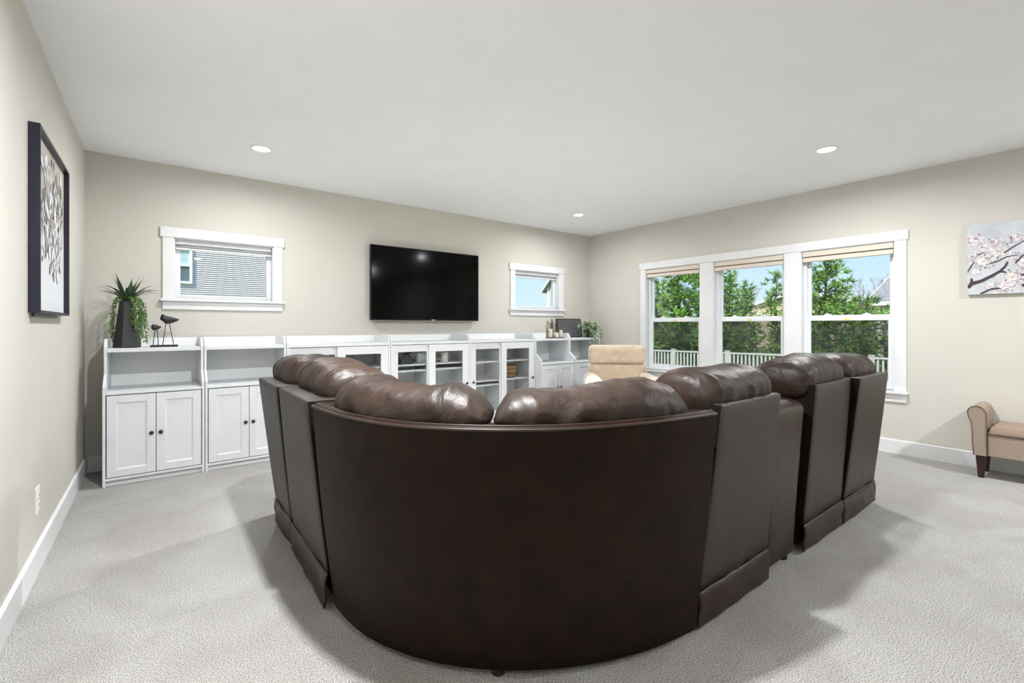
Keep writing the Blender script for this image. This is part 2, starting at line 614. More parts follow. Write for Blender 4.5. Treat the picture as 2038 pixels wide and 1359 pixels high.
def back_window(n, W, label):
    x0, x1, z0, z1 = W
    w = struct_empty('window_%d' % n, ((x0 + x1) / 2, YB, z0), label)
    f = YB - 0.018
    obj('head_casing', new_box(x0 - 0.105, x1 + 0.105, f - 0.006, YB, z1, z1 + 0.093, 0.003), 'trim', w)
    obj('side_casing', new_box(x0 - 0.088, x0, f, YB, z0, z1, 0.003), 'trim', w)
    obj('side_casing', new_box(x1, x1 + 0.088, f, YB, z0, z1, 0.003), 'trim', w)
    obj('window_sill', new_box(x0 - 0.105, x1 + 0.105, f - 0.032, YB + 0.09, z0 - 0.024, z0, 0.004), 'trim', w)
    obj('apron', new_box(x0 - 0.088, x1 + 0.088, f, YB, z0 - 0.100, z0 - 0.024, 0.003), 'trim', w)
    # jamb lining + vinyl frame
    bm = bmesh.new()
    box(bm, x0, x0 + 0.008, YB - 0.004, YB + WT, z0, z1)
    box(bm, x1 - 0.008, x1, YB - 0.004, YB + WT, z0, z1)
    box(bm, x0, x1, YB - 0.004, YB + WT, z1 - 0.008, z1)
    obj('jamb', bm, 'trim', w)
    y0 = YB + 0.085
    fw = 0.042
    bm = bmesh.new()
    box(bm, x0 + 0.008, x0 + 0.008 + fw, y0, y0 + 0.05, z0, z1 - 0.008, 0.004)
    box(bm, x1 - 0.008 - fw, x1 - 0.008, y0, y0 + 0.05, z0, z1 - 0.008, 0.004)
    box(bm, x0 + 0.008 + fw, x1 - 0.008 - fw, y0, y0 + 0.05, z0, z0 + fw, 0.004)
    box(bm, x0 + 0.008 + fw, x1 - 0.008 - fw, y0, y0 + 0.05, z1 - 0.008 - fw, z1 - 0.008, 0.004)
    obj('frame', bm, 'vinyl', w)
    obj('pane', new_box(x0 + 0.045, x1 - 0.045, y0 + 0.022, y0 + 0.026, z0 + 0.036, z1 - 0.046), 'window_glass', w)
    return w


back_window(1, W1, 'wide white framed window above the bird sculpture')
back_window(2, W2, 'small white framed window near the room corner')


def back_shade(W, label):
    x0, x1, z0, z1 = W
    o = thing('cellular_shade', label, 'window shade', ((x0 + x1) / 2, YB + 0.05, z1 - 0.09), group='raised white shades')
    obj('head_rail', new_box(x0 + 0.011, x1 - 0.011, YB + 0.03, YB + 0.078, z1 - 0.05, z1 - 0.009, 0.004), 'shade_white', o)
    bm = bmesh.new()
    for k in range(4):
        zt = z1 - 0.05 - k * 0.008
        prism(bm, [(YB + 0.036, zt - 0.004), (YB + 0.054, zt - 0.0005), (YB + 0.072, zt - 0.004), (YB + 0.054, zt - 0.0075)], 'x', x0 + 0.014, x1 - 0.014)
    obj('pleats', bm, 'shade_white', o)['kind'] = 'stuff'
    obj('bottom_rail', new_box(x0 + 0.012, x1 - 0.012, YB + 0.036, YB + 0.072, z1 - 0.100, z1 - 0.083, 0.003), 'shade_white', o)


back_shade(W1, 'raised white shade in the wide window above the birds')
back_shade(W2, 'raised white shade in the small window near the corner')

# ---- right-wall triple window: shared casing + three double-hung units
tr1 = struct_empty('trim_1', (XR, 2.74, 0.5), 'white casing around the three tall windows')
f = XR - 0.018
obj('head_casing', new_box(f - 0.006, XR, 1.285 - 0.105, 4.19 + 0.105, RZ[1], RZ[1] + 0.098, 0.003), 'trim', tr1)
for a, b_ in ((1.285 - 0.09, 1.285), (2.116, 2.289), (3.142, 3.33), (4.19, 4.28)):
    obj('side_casing', new_box(f, XR, a, b_, RZ[0], RZ[1], 0.003), 'trim', tr1)
obj('window_sill', new_box(f - 0.034, XR + 0.06, 1.285 - 0.105, 4.19 + 0.105, RZ[0] - 0.026, RZ[0], 0.004), 'trim', tr1)
obj('apron', new_box(f, XR, 1.285 - 0.09, 4.19 + 0.09, RZ[0] - 0.108, RZ[0] - 0.026, 0.003), 'trim', tr1)


def double_hung(n, y0, y1, label):
    z0, z1 = RZ
    w = struct_empty('window_%d' % n, (XR, (y0 + y1) / 2, z0), label)
    bm = bmesh.new()
    box(bm, XR - 0.004, XR + WT, y0, y0 + 0.008, z0, z1)
    box(bm, XR - 0.004, XR + WT, y1 - 0.008, y1, z0, z1)
    box(bm, XR - 0.004, XR + WT, y0 + 0.008, y1 - 0.008, z1 - 0.008, z1)
    box(bm, XR + 0.03, XR + WT, y0 + 0.008, y1 - 0.008, z0 - 0.001, z0 + 0.012)
    obj('jamb', bm, 'trim', w)
    # outer vinyl frame
    fx = XR + 0.06
    bm = bmesh.new()
    for a, b_ in ((y0 + 0.008, y0 + 0.034), (y1 - 0.034, y1 - 0.008)):
        box(bm, fx, fx + 0.08, a, b_, z0 + 0.012, z1 - 0.008, 0.003)
    box(bm, fx, fx + 0.08, y0 + 0.034, y1 - 0.034, z1 - 0.034, z1 - 0.008, 0.003)
    box(bm, fx, fx + 0.08, y0 + 0.034, y1 - 0.034, z0 + 0.012, z0 + 0.034, 0.003)
    obj('frame', bm, 'vinyl', w)
    ya, yb_ = y0 + 0.034, y1 - 0.034

    def sash(name, x, za, zb, rail_lo, rail_hi, st):
        bm = bmesh.new()
        box(bm, x, x + 0.03, ya, ya + st, za, zb, 0.004)
        box(bm, x, x + 0.03, yb_ - st, yb_, za, zb, 0.004)
        box(bm, x, x + 0.03, ya + st, yb_ - st, za, za + rail_lo, 0.004)
        box(bm, x, x + 0.03, ya + st, yb_ - st, zb - rail_hi, zb, 0.004)
        s = obj(name, bm, 'vinyl', w)
        obj('pane', new_box(x + 0.013, x + 0.017, ya + st - 0.004, yb_ - st + 0.004, za + rail_lo - 0.004, zb - rail_hi + 0.004), 'window_glass', s)
        return s
    zm = 1.352
    sash('upper_sash', fx + 0.045, zm - 0.035, z1 - 0.034, 0.035, 0.036, 0.030)
    lo = sash('lower_sash', fx + 0.010, z0 + 0.034, zm + 0.012, 0.050, 0.060, 0.036)
    for q in (0.28, 0.74):
        yc = lerp(ya, yb_, q)
        bm = bmesh.new()
        box(bm, fx + 0.012, fx + 0.040, yc - 0.034, yc + 0.034, zm + 0.012, zm + 0.022, 0.003)
        box(bm, fx + 0.016, fx + 0.034, yc - 0.012, yc + 0.018, zm + 0.022, zm + 0.032, 0.003)
        obj('sash_lock', bm, 'vinyl', lo)
    yc = (ya + yb_) / 2
    obj('sticker', new_box(fx + 0.0085, fx + 0.0105, yc - 0.024, yc + 0.024, zm - 0.040, zm - 0.026), 'sticker', lo, label='small yellow warning sticker')
    obj('insect_screen', new_box(fx + 0.072, fx + 0.0725, ya, yb_, z0 + 0.03, zm), 'screen_mesh', w)


double_hung(3, RW[0][0], RW[0][1], 'tall double hung window behind the beige recliner')
double_hung(4, RW[1][0], RW[1][1], 'middle double hung window of the three')
double_hung(5, RW[2][0], RW[2][1], 'double hung window nearest the blossom canvas')


def right_shade(y0, y1, label):
    z1 = RZ[1]
    o = thing('cellular_shade', label, 'window shade', (XR + 0.03, (y0 + y1) / 2, z1 - 0.11), group='raised cream shades')
    a, b_ = y0 + 0.012, y1 - 0.012
    obj('head_rail', new_box(XR - 0.004, XR + 0.05, a, b_, z1 - 0.066, z1 - 0.010, 0.005), 'shade_cream', o)
    bm = bmesh.new()
    for k in range(5):
        zt = z1 - 0.064 - k * 0.003
        prism(bm, [(XR + 0.004, zt - 0.0015), (XR + 0.022, zt), (XR + 0.042, zt - 0.0015), (XR + 0.022, zt - 0.0028)], 'y', a + 0.004, b_ - 0.004)
    obj('pleats', bm, 'shade_line', o)['kind'] = 'stuff'
    obj('bottom_rail', new_box(XR, XR + 0.046, a + 0.002, b_ - 0.002, z1 - 0.122, z1 - 0.075, 0.004), 'shade_cream', o)


right_shade(*RW[0], 'raised cream shade in the window behind the recliner')
right_shade(*RW[1], 'raised cream shade in the middle tall window')
right_shade(*RW[2], 'raised cream shade in the window nearest the blossom canvas')

# ---- recessed downlights


def downlight(x, y, label, power=DOWNLIGHT_W, aim=None):
    o = thing('downlight', label, 'ceiling light', (x, y, ZC - 0.012), group='recessed downlights')
    bm = bmesh.new()
    lathe(bm, x, y, [(0.088, ZC), (0.086, ZC - 0.007), (0.076, ZC - 0.009), (0.062, ZC - 0.004), (0.060, ZC)], 32, caps=False)
    obj('trim_ring', bm, 'ring_white', o, smooth=True)
    bm = bmesh.new()
    lathe(bm, x, y, [(0.060, ZC - 0.003), (0.045, ZC - 0.0045), (0.001, ZC - 0.005)], 32, caps=False)
    obj('lens', bm, 'lens', o, smooth=True)
    li = bpy.data.lights.new('lamp', 'AREA')
    li.shape = 'DISK'
    li.size = 0.12
    li.spread = math.radians(172)
    li.energy = power
    li.color = (0.965, 0.985, 1.0)
    lo = bpy.data.objects.new('lamp', li)
    C.objects.link(lo)
    lo.parent = o
    lo.location = (0, 0, -0.002)
    lo.rotation_euler = (0, 0, 0)
    if aim:
        bl = bpy.data.lights.new('bounce_beam', 'AREA')  # extra lamp added to the fixture, its bounce lifts the ceiling
        bl.shape = 'DISK'
        bl.size = 0.11
        bl.spread = math.radians(54)
        bl.energy = BOUNCE_BEAM_W
        bl.color = li.color
        bo = bpy.data.objects.new('bounce_beam', bl)
        C.objects.link(bo)
        bo.parent = o
        bo.location = (0, 0, -0.004)
        bo.rotation_euler = (Vector(aim) - Vector((x, y, ZC))).to_track_quat('-Z', 'Y').to_euler()


downlight(0.69, 4.355, 'recessed downlight above the black succulent vase', DOWNLIGHT_W * 0.34, aim=(2.1, 3.3, 0))
downlight(4.48, 4.355, 'recessed downlight near the far ceiling corner', DOWNLIGHT_W * 0.34, aim=(2.3, 3.1, 0))
downlight(4.48, 1.46, 'recessed downlight above the right side of the sofa', DOWNLIGHT_W * 0.6, aim=(3.0, 2.9, 0))
downlight(0.69, 1.46, 'recessed downlight above the left side of the sofa', DOWNLIGHT_W * 1.7, aim=(2.1, 2.9, 0))
downlight(0.69, -1.45, 'added unseen fill downlight behind the viewer on the left', DOWNLIGHT_W * 0.5)  # invented lamp continuing the grid out of view, adds fill light
downlight(4.48, -1.45, 'added unseen fill downlight behind the viewer on the right', DOWNLIGHT_W * 1.45)  # also invented, fills the room from behind the camera

# ---- wall outlet
o = thing('wall_outlet', 'white duplex outlet low on the left wall', 'outlet', (XL, 3.36, 0.355))
obj('cover_plate', new_box(XL, XL + 0.006, 3.317, 3.403, 0.288, 0.424, 0.002), 'outlet', o)
for zc in (0.330, 0.382):
    r_ = obj('receptacle', new_box(XL + 0.005, XL + 0.009, 3.343, 3.377, zc - 0.018, zc + 0.018, 0.002), 'outlet', o)
    for yy in (3.352, 3.365):
        obj('slot', new_box(XL + 0.0085, XL + 0.0095, yy, yy + 0.003, zc - 0.007, zc + 0.007), 'outlet_slot', r_)

# ------------------------------------------------------------------ wall cabinets
YBK = YB - 0.018      # cabinet backs touch the baseboard line
YU = 4.845            # front of the shallow upper part
YLO = 4.722           # front of the deep lower part
HT, SHF, LEDGE = 1.142, 1.066, 0.728
TH = 0.018


def knob_mesh(x, y, z):
    bm = bmesh.new()
    prof = [(0.006, 0.0), (0.006, 0.010), (0.0145, 0.013), (0.0155, 0.020), (0.012, 0.026), (0.003, 0.0275)]
    rings = []
    for r, d in prof:
        rings.append([bm.verts.new((x + r * math.cos(2 * PI * k / 16), y - d, z + r * math.sin(2 * PI * k / 16))) for k in range(16)])
    for a, b_ in zip(rings, rings[1:]):
        for k in range(16):
            bm.faces.new((a[k], a[(k + 1) % 16], b_[(k + 1) % 16], b_[k]))
    bm.faces.new(rings[-1])
    bm.faces.new(rings[0])
    return bm


def framed_door(parent, x0, x1, y, z0, z1, st, th=0.018, name='door', pane=None):
    """rails and stiles with a recessed centre"""
    bm = bmesh.new()
    box(bm, x0, x0 + st, y, y + th, z0, z1, 0.0015)
    box(bm, x1 - st, x1, y, y + th, z0, z1, 0.0015)
    box(bm, x0 + st, x1 - st, y, y + th, z0, z0 + st, 0.0015)
    box(bm, x0 + st, x1 - st, y, y + th, z1 - st, z1, 0.0015)
    d = obj(name, bm, 'cabinet', parent)
    if pane:
        obj('pane', new_box(x0 + st - 0.004, x1 - st + 0.004, y + 0.008, y + 0.011, z0 + st - 0.004, z1 - st + 0.004), pane, d)
    else:
        # bevelled recess + flat panel
        i0, i1, k0, k1 = x0 + st, x1 - st, z0 + st, z1 - st
        s = 0.009
        bm = bmesh.new()
        A = [bm.verts.new(p) for p in ((i0, y + 0.001, k0), (i1, y + 0.001, k0), (i1, y + 0.001, k1), (i0, y + 0.001, k1))]
        B = [bm.verts.new(p) for p in ((i0 + s, y + 0.008, k0 + s), (i1 - s, y + 0.008, k0 + s), (i1 - s, y + 0.008, k1 - s), (i0 + s, y + 0.008, k1 - s))]
        for q in range(4):
            bm.faces.new((A[q], A[(q + 1) % 4], B[(q + 1) % 4], B[q]))
        bm.faces.new(B)
        obj('door_panel', bm, 'cabinet', d)
    return d


def side_panel_stepped(parent, xa, xb):
    ch = 0.045
    poly = [(YBK, 0), (YLO, 0), (YLO, LEDGE + 0.045), (YU, LEDGE + 0.045 + (YU - YLO) * 0.75), (YU, SHF + 0.008), (YU + ch, HT), (YBK, HT)]
    obj('side_panel', prism(bmesh.new(), poly, 'x', xa, xb), 'cabinet', parent)


def side_panel_straight(parent, xa, xb):
    ch = 0.045
    poly = [(YBK, 0), (YU, 0), (YU, SHF + 0.008), (YU + ch, HT), (YBK, HT)]
    obj('side_panel', prism(bmesh.new(), poly, 'x', xa, xb), 'cabinet', parent)


def door_cabinet(x0, x1, label):
    g = 0.0025
    c = thing('door_cabinet', label, 'cabinet', ((x0 + x1) / 2, (YLO + YBK) / 2, 0), group='two door cabinets with open shelf')
    a, b_ = x0 + g, x1 - g
    side_panel_stepped(c, a, a + TH)
    side_panel_stepped(c, b_ - TH, b_)
    a += TH
    b_ -= TH
    obj('back_panel', new_box(a, b_, YBK - 0.010, YBK, 0.04, HT), 'cabinet_back', c)
    obj('top_shelf', new_box(a, b_, YU + 0.006, YBK - 0.010, SHF - 0.030, SHF, 0.002), 'cabinet', c)
    obj('ledge', new_box(a, b_, YLO + 0.001, YBK - 0.010, LEDGE - 0.018, LEDGE, 0.002), 'cabinet', c)
    obj('bottom_shelf', new_box(a, b_, YLO + 0.001, YBK - 0.010, 0.046, 0.064, 0.001), 'cabinet', c)
    obj('plinth', new_box(a, b_, YLO + 0.030, YLO + 0.046, 0, 0.046), 'cabinet', c)
    xm = (a + b_) / 2
    d0, d1 = 0.070, LEDGE - 0.0245
    dl = framed_door(c, a + 0.006, xm - 0.002, YLO + 0.002, d0, d1, 0.058)
    dr = framed_door(c, xm + 0.002, b_ - 0.006, YLO + 0.002, d0, d1, 0.058)
    obj('knob', knob_mesh(xm - 0.030, YLO + 0.002, 0.388), 'black_knob', dl, smooth=True, label='round black knob')
    obj('knob', knob_mesh(xm + 0.030, YLO + 0.002, 0.388), 'black_knob', dr, smooth=True, label='round black knob')
    return c


def glass_cabinet(x0, x1, label, shelves_l, shelves_r):
    g = 0.0025
    c = thing('glass_cabinet', label, 'cabinet', ((x0 + x1) / 2, (YU + YBK) / 2, 0), group='sliding glass door cabinets')
    a, b_ = x0 + g, x1 - g
    side_panel_straight(c, a, a + TH)
    side_panel_straight(c, b_ - TH, b_)
    a += TH
    b_ -= TH
    obj('back_panel', new_box(a, b_, YBK - 0.010, YBK, 0.04, HT), 'cabinet_back', c)
    obj('top_shelf', new_box(a, b_, YU + 0.001, YBK - 0.010, SHF - 0.030, SHF, 0.002), 'cabinet', c)
    obj('bottom_shelf', new_box(a, b_, YU + 0.001, YBK - 0.010, 0.046, 0.064, 0.001), 'cabinet', c)
    obj('plinth', new_box(a, b_, YU + 0.020, YU + 0.036, 0, 0.046), 'cabinet', c)
    xm = lerp(a, b_, 0.455)
    obj('divider', new_box(xm + 0.02, xm + 0.034, YU + 0.052, YBK - 0.010, 0.064, SHF - 0.030), 'cabinet', c)
    for z in shelves_l:
        obj('inner_shelf', new_box(a, xm + 0.02, YU + 0.060, YBK - 0.010, z - 0.018, z, 0.001), 'cabinet', c)
    for z in shelves_r:
        obj('inner_shelf', new_box(xm + 0.034, b_, YU + 0.060, YBK - 0.010, z - 0.018, z, 0.001), 'cabinet', c)
    z0, z1 = 0.068, SHF - 0.036
    dl = framed_door(c, a + 0.002, xm + 0.060, YU + 0.026, z0, z1, 0.078, 0.018, 'sliding_door', 'cabinet_glass')
    dr = framed_door(c, xm, b_ - 0.002, YU + 0.003, z0, z1, 0.084, 0.018, 'sliding_door', 'cabinet_glass')
    obj('knob', knob_mesh(a + 0.034, YU + 0.026, 0.540), 'black_knob', dl, smooth=True, label='round black knob')
    obj('knob', knob_mesh(b_ - 0.034, YU + 0.003, 0.540), 'black_knob', dr, smooth=True, label='round black knob')
    obj('door_stop', new_box(xm - 0.035, xm - 0.012, YU + 0.018, YU + 0.026, z1 - 0.030, z1 - 0.014, 0.002), 'grey_plastic', dl)
    return c


CX = [-0.341, 0.319, 0.984, 2.036, 3.076, 4.136, 4.800, 5.462]
door_cabinet(CX[0], CX[1], 'white two door cabinet under the black vase, beside the left wall')
door_cabinet(CX[1], CX[2], 'white two door cabinet with bare top, beside the bird sculpture cabinet')
glass_cabinet(CX[2], CX[3], 'white glass door cabinet with nothing inside its upper shelves', [0.80, 0.43], [0.80, 0.43])
glass_cabinet(CX[3], CX[4], 'white glass door cabinet holding the router and mug, below the television', [0.805, 0.43], [0.805, 0.43])
glass_cabinet(CX[4], CX[5], 'white glass door cabinet holding the wicker basket', [0.79, 0.545], [0.79, 0.545])
door_cabinet(CX[5], CX[6], 'white two door cabinet below the candles and twigs')
door_cabinet(CX[6], CX[7], 'white two door cabinet below the ivy, in the room corner')

# drawer-like second shelf line seen in the two glass units
for nm, x0, x1, zz in (('shelf_board', CX[3], CX[4], 0.738), ('shelf_board', CX[4], CX[4] + 0.50, 0.49)):
    par = [q for q in bpy.data.objects if q.name.startswith('glass_cabinet') and abs(q.location.x - (CX[3] + CX[4]) / 2 if zz > 0.6 else q.location.x - (CX[4] + CX[5]) / 2) < 0.02][0]
    if zz > 0.6:
        xm = lerp(x0 + 0.0205, x1 - 0.0205, 0.455)
        obj(nm, new_box(x0 + 0.0205, xm + 0.02, YU + 0.060, YBK - 0.010, zz - 0.018, zz, 0.001), 'cabinet', par)
        obj(nm, new_box(xm + 0.034, x1 - 0.0205, YU + 0.060, YBK - 0.010, zz - 0.018, zz, 0.001), 'cabinet', par)
    else:
        xm = lerp(CX[4] + 0.0205, CX[5] - 0.0205, 0.455)
        obj(nm, new_box(CX[4] + 0.0205, xm + 0.02, YU + 0.060, YBK - 0.010, zz - 0.018, zz, 0.001), 'cabinet', par)

# ------------------------------------------------------------------ television
tv = thing('television', 'large black flat screen television mounted on the back wall', 'television', (2.70, YB - 0.02, 1.31))
tx0, tx1, tz0, tz1, ty = 1.956, 3.446, 1.313, 2.198, 5.222
obj('housing', new_box(tx0, tx1, ty + 0.008, ty + 0.045, tz0, tz1, 0.004), 'tv_black', tv)
obj('wall_mount', new_box(2.45, 2.95, ty + 0.045, YB - 0.001, 1.55, 1.95), 'tv_black', tv)
bm = bmesh.new()
box(bm, tx0, tx0 + 0.011, ty, ty + 0.010, tz0, tz1, 0.002)
box(bm, tx1 - 0.011, tx1, ty, ty + 0.010, tz0, tz1, 0.002)
box(bm, tx0 + 0.011, tx1 - 0.011, ty, ty + 0.010, tz0, tz0 + 0.018, 0.002)
box(bm, tx0 + 0.011, tx1 - 0.011, ty, ty + 0.010, tz1 - 0.011, tz1, 0.002)
obj('bezel', bm, 'tv_black', tv)
obj('screen', new_box(tx0 + 0.010, tx1 - 0.010, ty + 0.004, ty + 0.009, tz0 + 0.017, tz1 - 0.010), 'tv_screen', tv)
obj('logo', new_box(2.735, 2.790, ty - 0.0015, ty + 0.001, tz0 + 0.004, tz0 + 0.013), 'tv_logo', tv)
obj('bottom_trim', new_box(tx0 + 0.004, tx1 - 0.004, ty - 0.001, ty + 0.006, tz0 - 0.003, tz0 + 0.001), 'tv_silver', tv)

# ------------------------------------------------------------------ framed floral picture on the left wall
pc = thing('framed_picture', 'dark navy framed floral painting on the left wall', 'picture', (XL, 3.61, 1.31))
py0, py1, pz0, pz1 = 3.15, 4.07, 1.312, 2.228
xo = XL + 0.043
ft = 0.014
bm = bmesh.new()
for y0, y1 in ((py0, py0 + ft), (py1 - ft, py1)):
    box(bm, XL + 0.002, xo, y0, y1, pz0, pz1, 0.0015)
for z0, z1 in ((pz0, pz0 + ft), (pz1 - ft, pz1)):
    box(bm, XL + 0.002, xo, py0 + ft, py1 - ft, z0, z1, 0.0015)
obj('frame', bm, 'frame_navy', pc)
obj('canvas', new_box(XL + 0.004, XL + 0.018, py0 + ft, py1 - ft, pz0 + ft, pz1 - ft), 'floral_canvas', pc)
obj('hanging_rail', new_box(XL + 0.001, XL + 0.012, 3.22, 3.86, pz0 - 0.018, pz0 - 0.002), 'frame_inner', pc)
rng = random.Random(4)
strokes = {'paint_dark': ([], []), 'paint_mid': ([], []), 'paint_white': ([], [])}


def stroke(store, x, y, z, ln, wd, ang, k):
    V, Fc = store
    i = len(V)
    pts = []
    for s in range(10):
        a = 2 * PI * s / 10
        u, v = ln * math.cos(a), wd * math.sin(a)
        pts.append((x + k * 1e-5, y + u * math.cos(ang) - v * math.sin(ang), z + u * math.sin(ang) + v * math.cos(ang)))
    V.extend(pts)
    Fc.append(list(range(i, i + 10)))


k = 0
for i in range(330):
    tz = rng.gauss(0.60, 0.17)
    yy = rng.gauss(0.50, 0.22 + 0.10 * max(0, tz - 0.5))
    if not (0.06 < yy < 0.94 and 0.10 < tz < 0.95):
        continue
    y = lerp(py0 + ft, py1 - ft, yy)
    z = lerp(pz0 + ft, pz1 - ft, tz)
    kind = rng.choices(['paint_dark', 'paint_mid', 'paint_white'], [0.34, 0.33, 0.33])[0]
    ln = rng.uniform(0.012, 0.040) * (1.3 if kind == 'paint_white' else 1)
    stroke(strokes[kind], XL + 0.0185, y, z, ln, ln * rng.uniform(0.25, 0.7), rng.uniform(0.6, 2.5), k)
    k += 1
for i in range(70):
    y = lerp(py0, py1, rng.uniform(0.58, 0.75))
    z = lerp(pz0, pz1, rng.uniform(0.28, 0.55))
    stroke(strokes[rng.choice(['paint_white', 'paint_mid', 'paint_white'])], XL + 0.0186, y, z, 0.014, 0.007, rng.uniform(0, 3), k)
    k += 1
cv = [q for q in pc.children if q.name.startswith('canvas')][0]
for kn, (V, Fc) in strokes.items():
    q = raw('brush_strokes', V, Fc, kn, pc)
    q['kind'] = 'stuff'
    q.parent = cv

# ------------------------------------------------------------------ blossom canvas on the right wall
cz0, cz1, cy1, cy0 = 1.522, 2.135, 0.773, -0.160
cx_ = XR - 0.032
bc = thing('blossom_canvas', 'unframed canvas of pale cherry blossom branches above the bench', 'picture', (XR, (cy0 + cy1) / 2, cz0))
obj('canvas', new_box(cx_, XR - 0.001, cy0, cy1, cz0, cz1, 0.002), 'canvas_sky', bc)


def cpt(u, v):
    """u: 0 at the left edge of the painting (seen from the room), v: 0 at the bottom"""
    return cy1 - u, cz0 + v


prints = {'branch_paint': ([], []), 'blossom': ([], []), 'blossom_pale': ([], []), 'blossom_mauve': ([], [])}
pk = [0]


def print_poly(kind, pts):
    V, Fc = prints[kind]
    pk[0] += 1
    x = cx_ - 0.0004 - pk[0] * 2e-6
    i = len(V)
    for u, v in pts:
        u = min(max(u, 0.001), cy1 - cy0 - 0.001)
        v = min(max(v, 0.001), cz1 - cz0 - 0.001)
        y, z = cpt(u, v)
        V.append((x, y, z))
    Fc.append(list(range(i, i + len(pts))))


def branch(pts, w0, w1):
    n = len(pts)
    for i in range(n - 1):
        (ua, va), (ub, vb) = pts[i], pts[i + 1]
        d = math.hypot(ub - ua, vb - va) or 1
        nx, ny = -(vb - va) / d, (ub - ua) / d
        wa, wb = lerp(w0, w1, i / (n - 1)), lerp(w0, w1, (i + 1) / (n - 1))
        print_poly('branch_paint', [(ua + nx * wa, va + ny * wa), (ub + nx * wb, vb + ny * wb), (ub - nx * wb, vb - ny * wb), (ua - nx * wa, va - ny * wa)])


def flower(u, v, r):
    a0 = rng.uniform(0, 6)
    for q in range(5):
        a = a0 + q * 2 * PI / 5 + rng.uniform(-0.2, 0.2)
        c = (u + r * 0.62 * math.cos(a), v + r * 0.62 * math.sin(a))
        rr = r * rng.uniform(0.42, 0.58)
        print_poly(rng.choice(['blossom', 'blossom_pale', 'blossom_pale']), [(c[0] + rr * math.cos(2 * PI * s / 9), c[1] + rr * math.sin(2 * PI * s / 9)) for s in range(9)])
    print_poly('blossom_mauve', [(u + r * 0.16 * math.cos(2 * PI * s / 6), v + r * 0.16 * math.sin(2 * PI * s / 6)) for s in range(6)])


def petals(u, v, n, sp, r0):
    for q in range(n):
        a, b_ = rng.gauss(u, sp), rng.gauss(v, sp * 0.8)
        kind = rng.choices(['blossom', 'blossom_pale', 'blossom_mauve', 'branch_paint'], [0.38, 0.22, 0.32, 0.08])[0]
        r = r0 * rng.uniform(0.5, 1.2) * (0.6 if kind == 'branch_paint' else 1)
        el, an = rng.uniform(0.5, 1), rng.uniform(0, PI)
        print_poly(kind, [(a + r * math.cos(2 * PI * s / 8) * math.cos(an) - r * el * math.sin(2 * PI * s / 8) * math.sin(an),
                           b_ + r * math.cos(2 * PI * s / 8) * math.sin(an) + r * el * math.sin(2 * PI * s / 8) * math.cos(an)) for s in range(8)])


S = 0.338 / 0.905   # metres per unit of crop width
for u, v, n, sp in ((0.035, 0.47, 60, 0.026), (0.04, 0.33, 26, 0.02), (0.16, 0.42, 44, 0.035), (0.10, 0.29, 50, 0.035), (0.20, 0.34, 30, 0.03),
                    (0.30, 0.13, 60, 0.045), (0.21, 0.05, 40, 0.035), (0.29, 0.45, 26, 0.025), (0.33, 0.27, 40, 0.035), (0.38, 0.08, 50, 0.04),
                    (0.45, 0.40, 50, 0.05), (0.52, 0.20, 70, 0.06), (0.62, 0.36, 70, 0.06), (0.72, 0.15, 70, 0.06), (0.80, 0.42, 60, 0.06), (0.85, 0.25, 60, 0.05)):
    petals(u, v, int(n * 2.2), sp * 1.15, 0.0095)
branch([(0.0, 0.065), (0.03, 0.10), (0.085, 0.115), (0.15, 0.155), (0.205, 0.195), (0.235, 0.235), (0.245, 0.27)], 0.017, 0.005)
branch([(0.03, 0.10), (0.028, 0.145)], 0.009, 0.006)
branch([(0.205, 0.19), (0.24, 0.18)], 0.007, 0.005)
branch([(0.14, 0.265), (0.19, 0.28), (0.235, 0.31), (0.30, 0.32)], 0.005, 0.003)
branch([(0.225, 0.345), (0.265, 0.38), (0.32, 0.42), (0.36, 0.45)], 0.005, 0.002)
branch([(0.0, 0.20), (0.02, 0.24), (0.045, 0.29)], 0.005, 0.003)
branch([(0.07, 0.345), (0.105, 0.365)], 0.005, 0.003)
branch([(0.085, 0.005), (0.14, 0.04), (0.19, 0.05), (0.215, 0.04)], 0.008, 0.004)
branch([(0.29, 0.25), (0.33, 0.31), (0.42, 0.36), (0.55, 0.42), (0.70, 0.47)], 0.005, 0.004)
branch([(0.33, 0.06), (0.45, 0.12), (0.60, 0.17), (0.75, 0.26), (0.92, 0.33)], 0.012, 0.008)
branch([(0.32, 0.15), (0.40, 0.18), (0.48, 0.25)], 0.006, 0.003)
for u, v, r in ((0.095, 0.285, 0.030), (0.055, 0.20, 0.026), (0.27, 0.135, 0.034), (0.155, 0.37, 0.026), (0.225, 0.065, 0.030), (0.335, 0.25, 0.034),
                (0.14, 0.07, 0.026), (0.05, 0.44, 0.022), (0.42, 0.10, 0.036), (0.50, 0.38, 0.034), (0.62, 0.22, 0.036), (0.70, 0.40, 0.034), (0.82, 0.30, 0.034)):
    flower(u, v, r)
cvs = [q for q in bc.children][0]
for kn, (V, Fc) in prints.items():
    q = raw('painted_print', V, Fc, kn, bc)
    q['kind'] = 'stuff'
    q.parent = cvs

# ------------------------------------------------------------------ soft-form builders


def ident(u, v, z):
    return (u, v, z)


def swap(u, v, z):
    return (v, u, z)


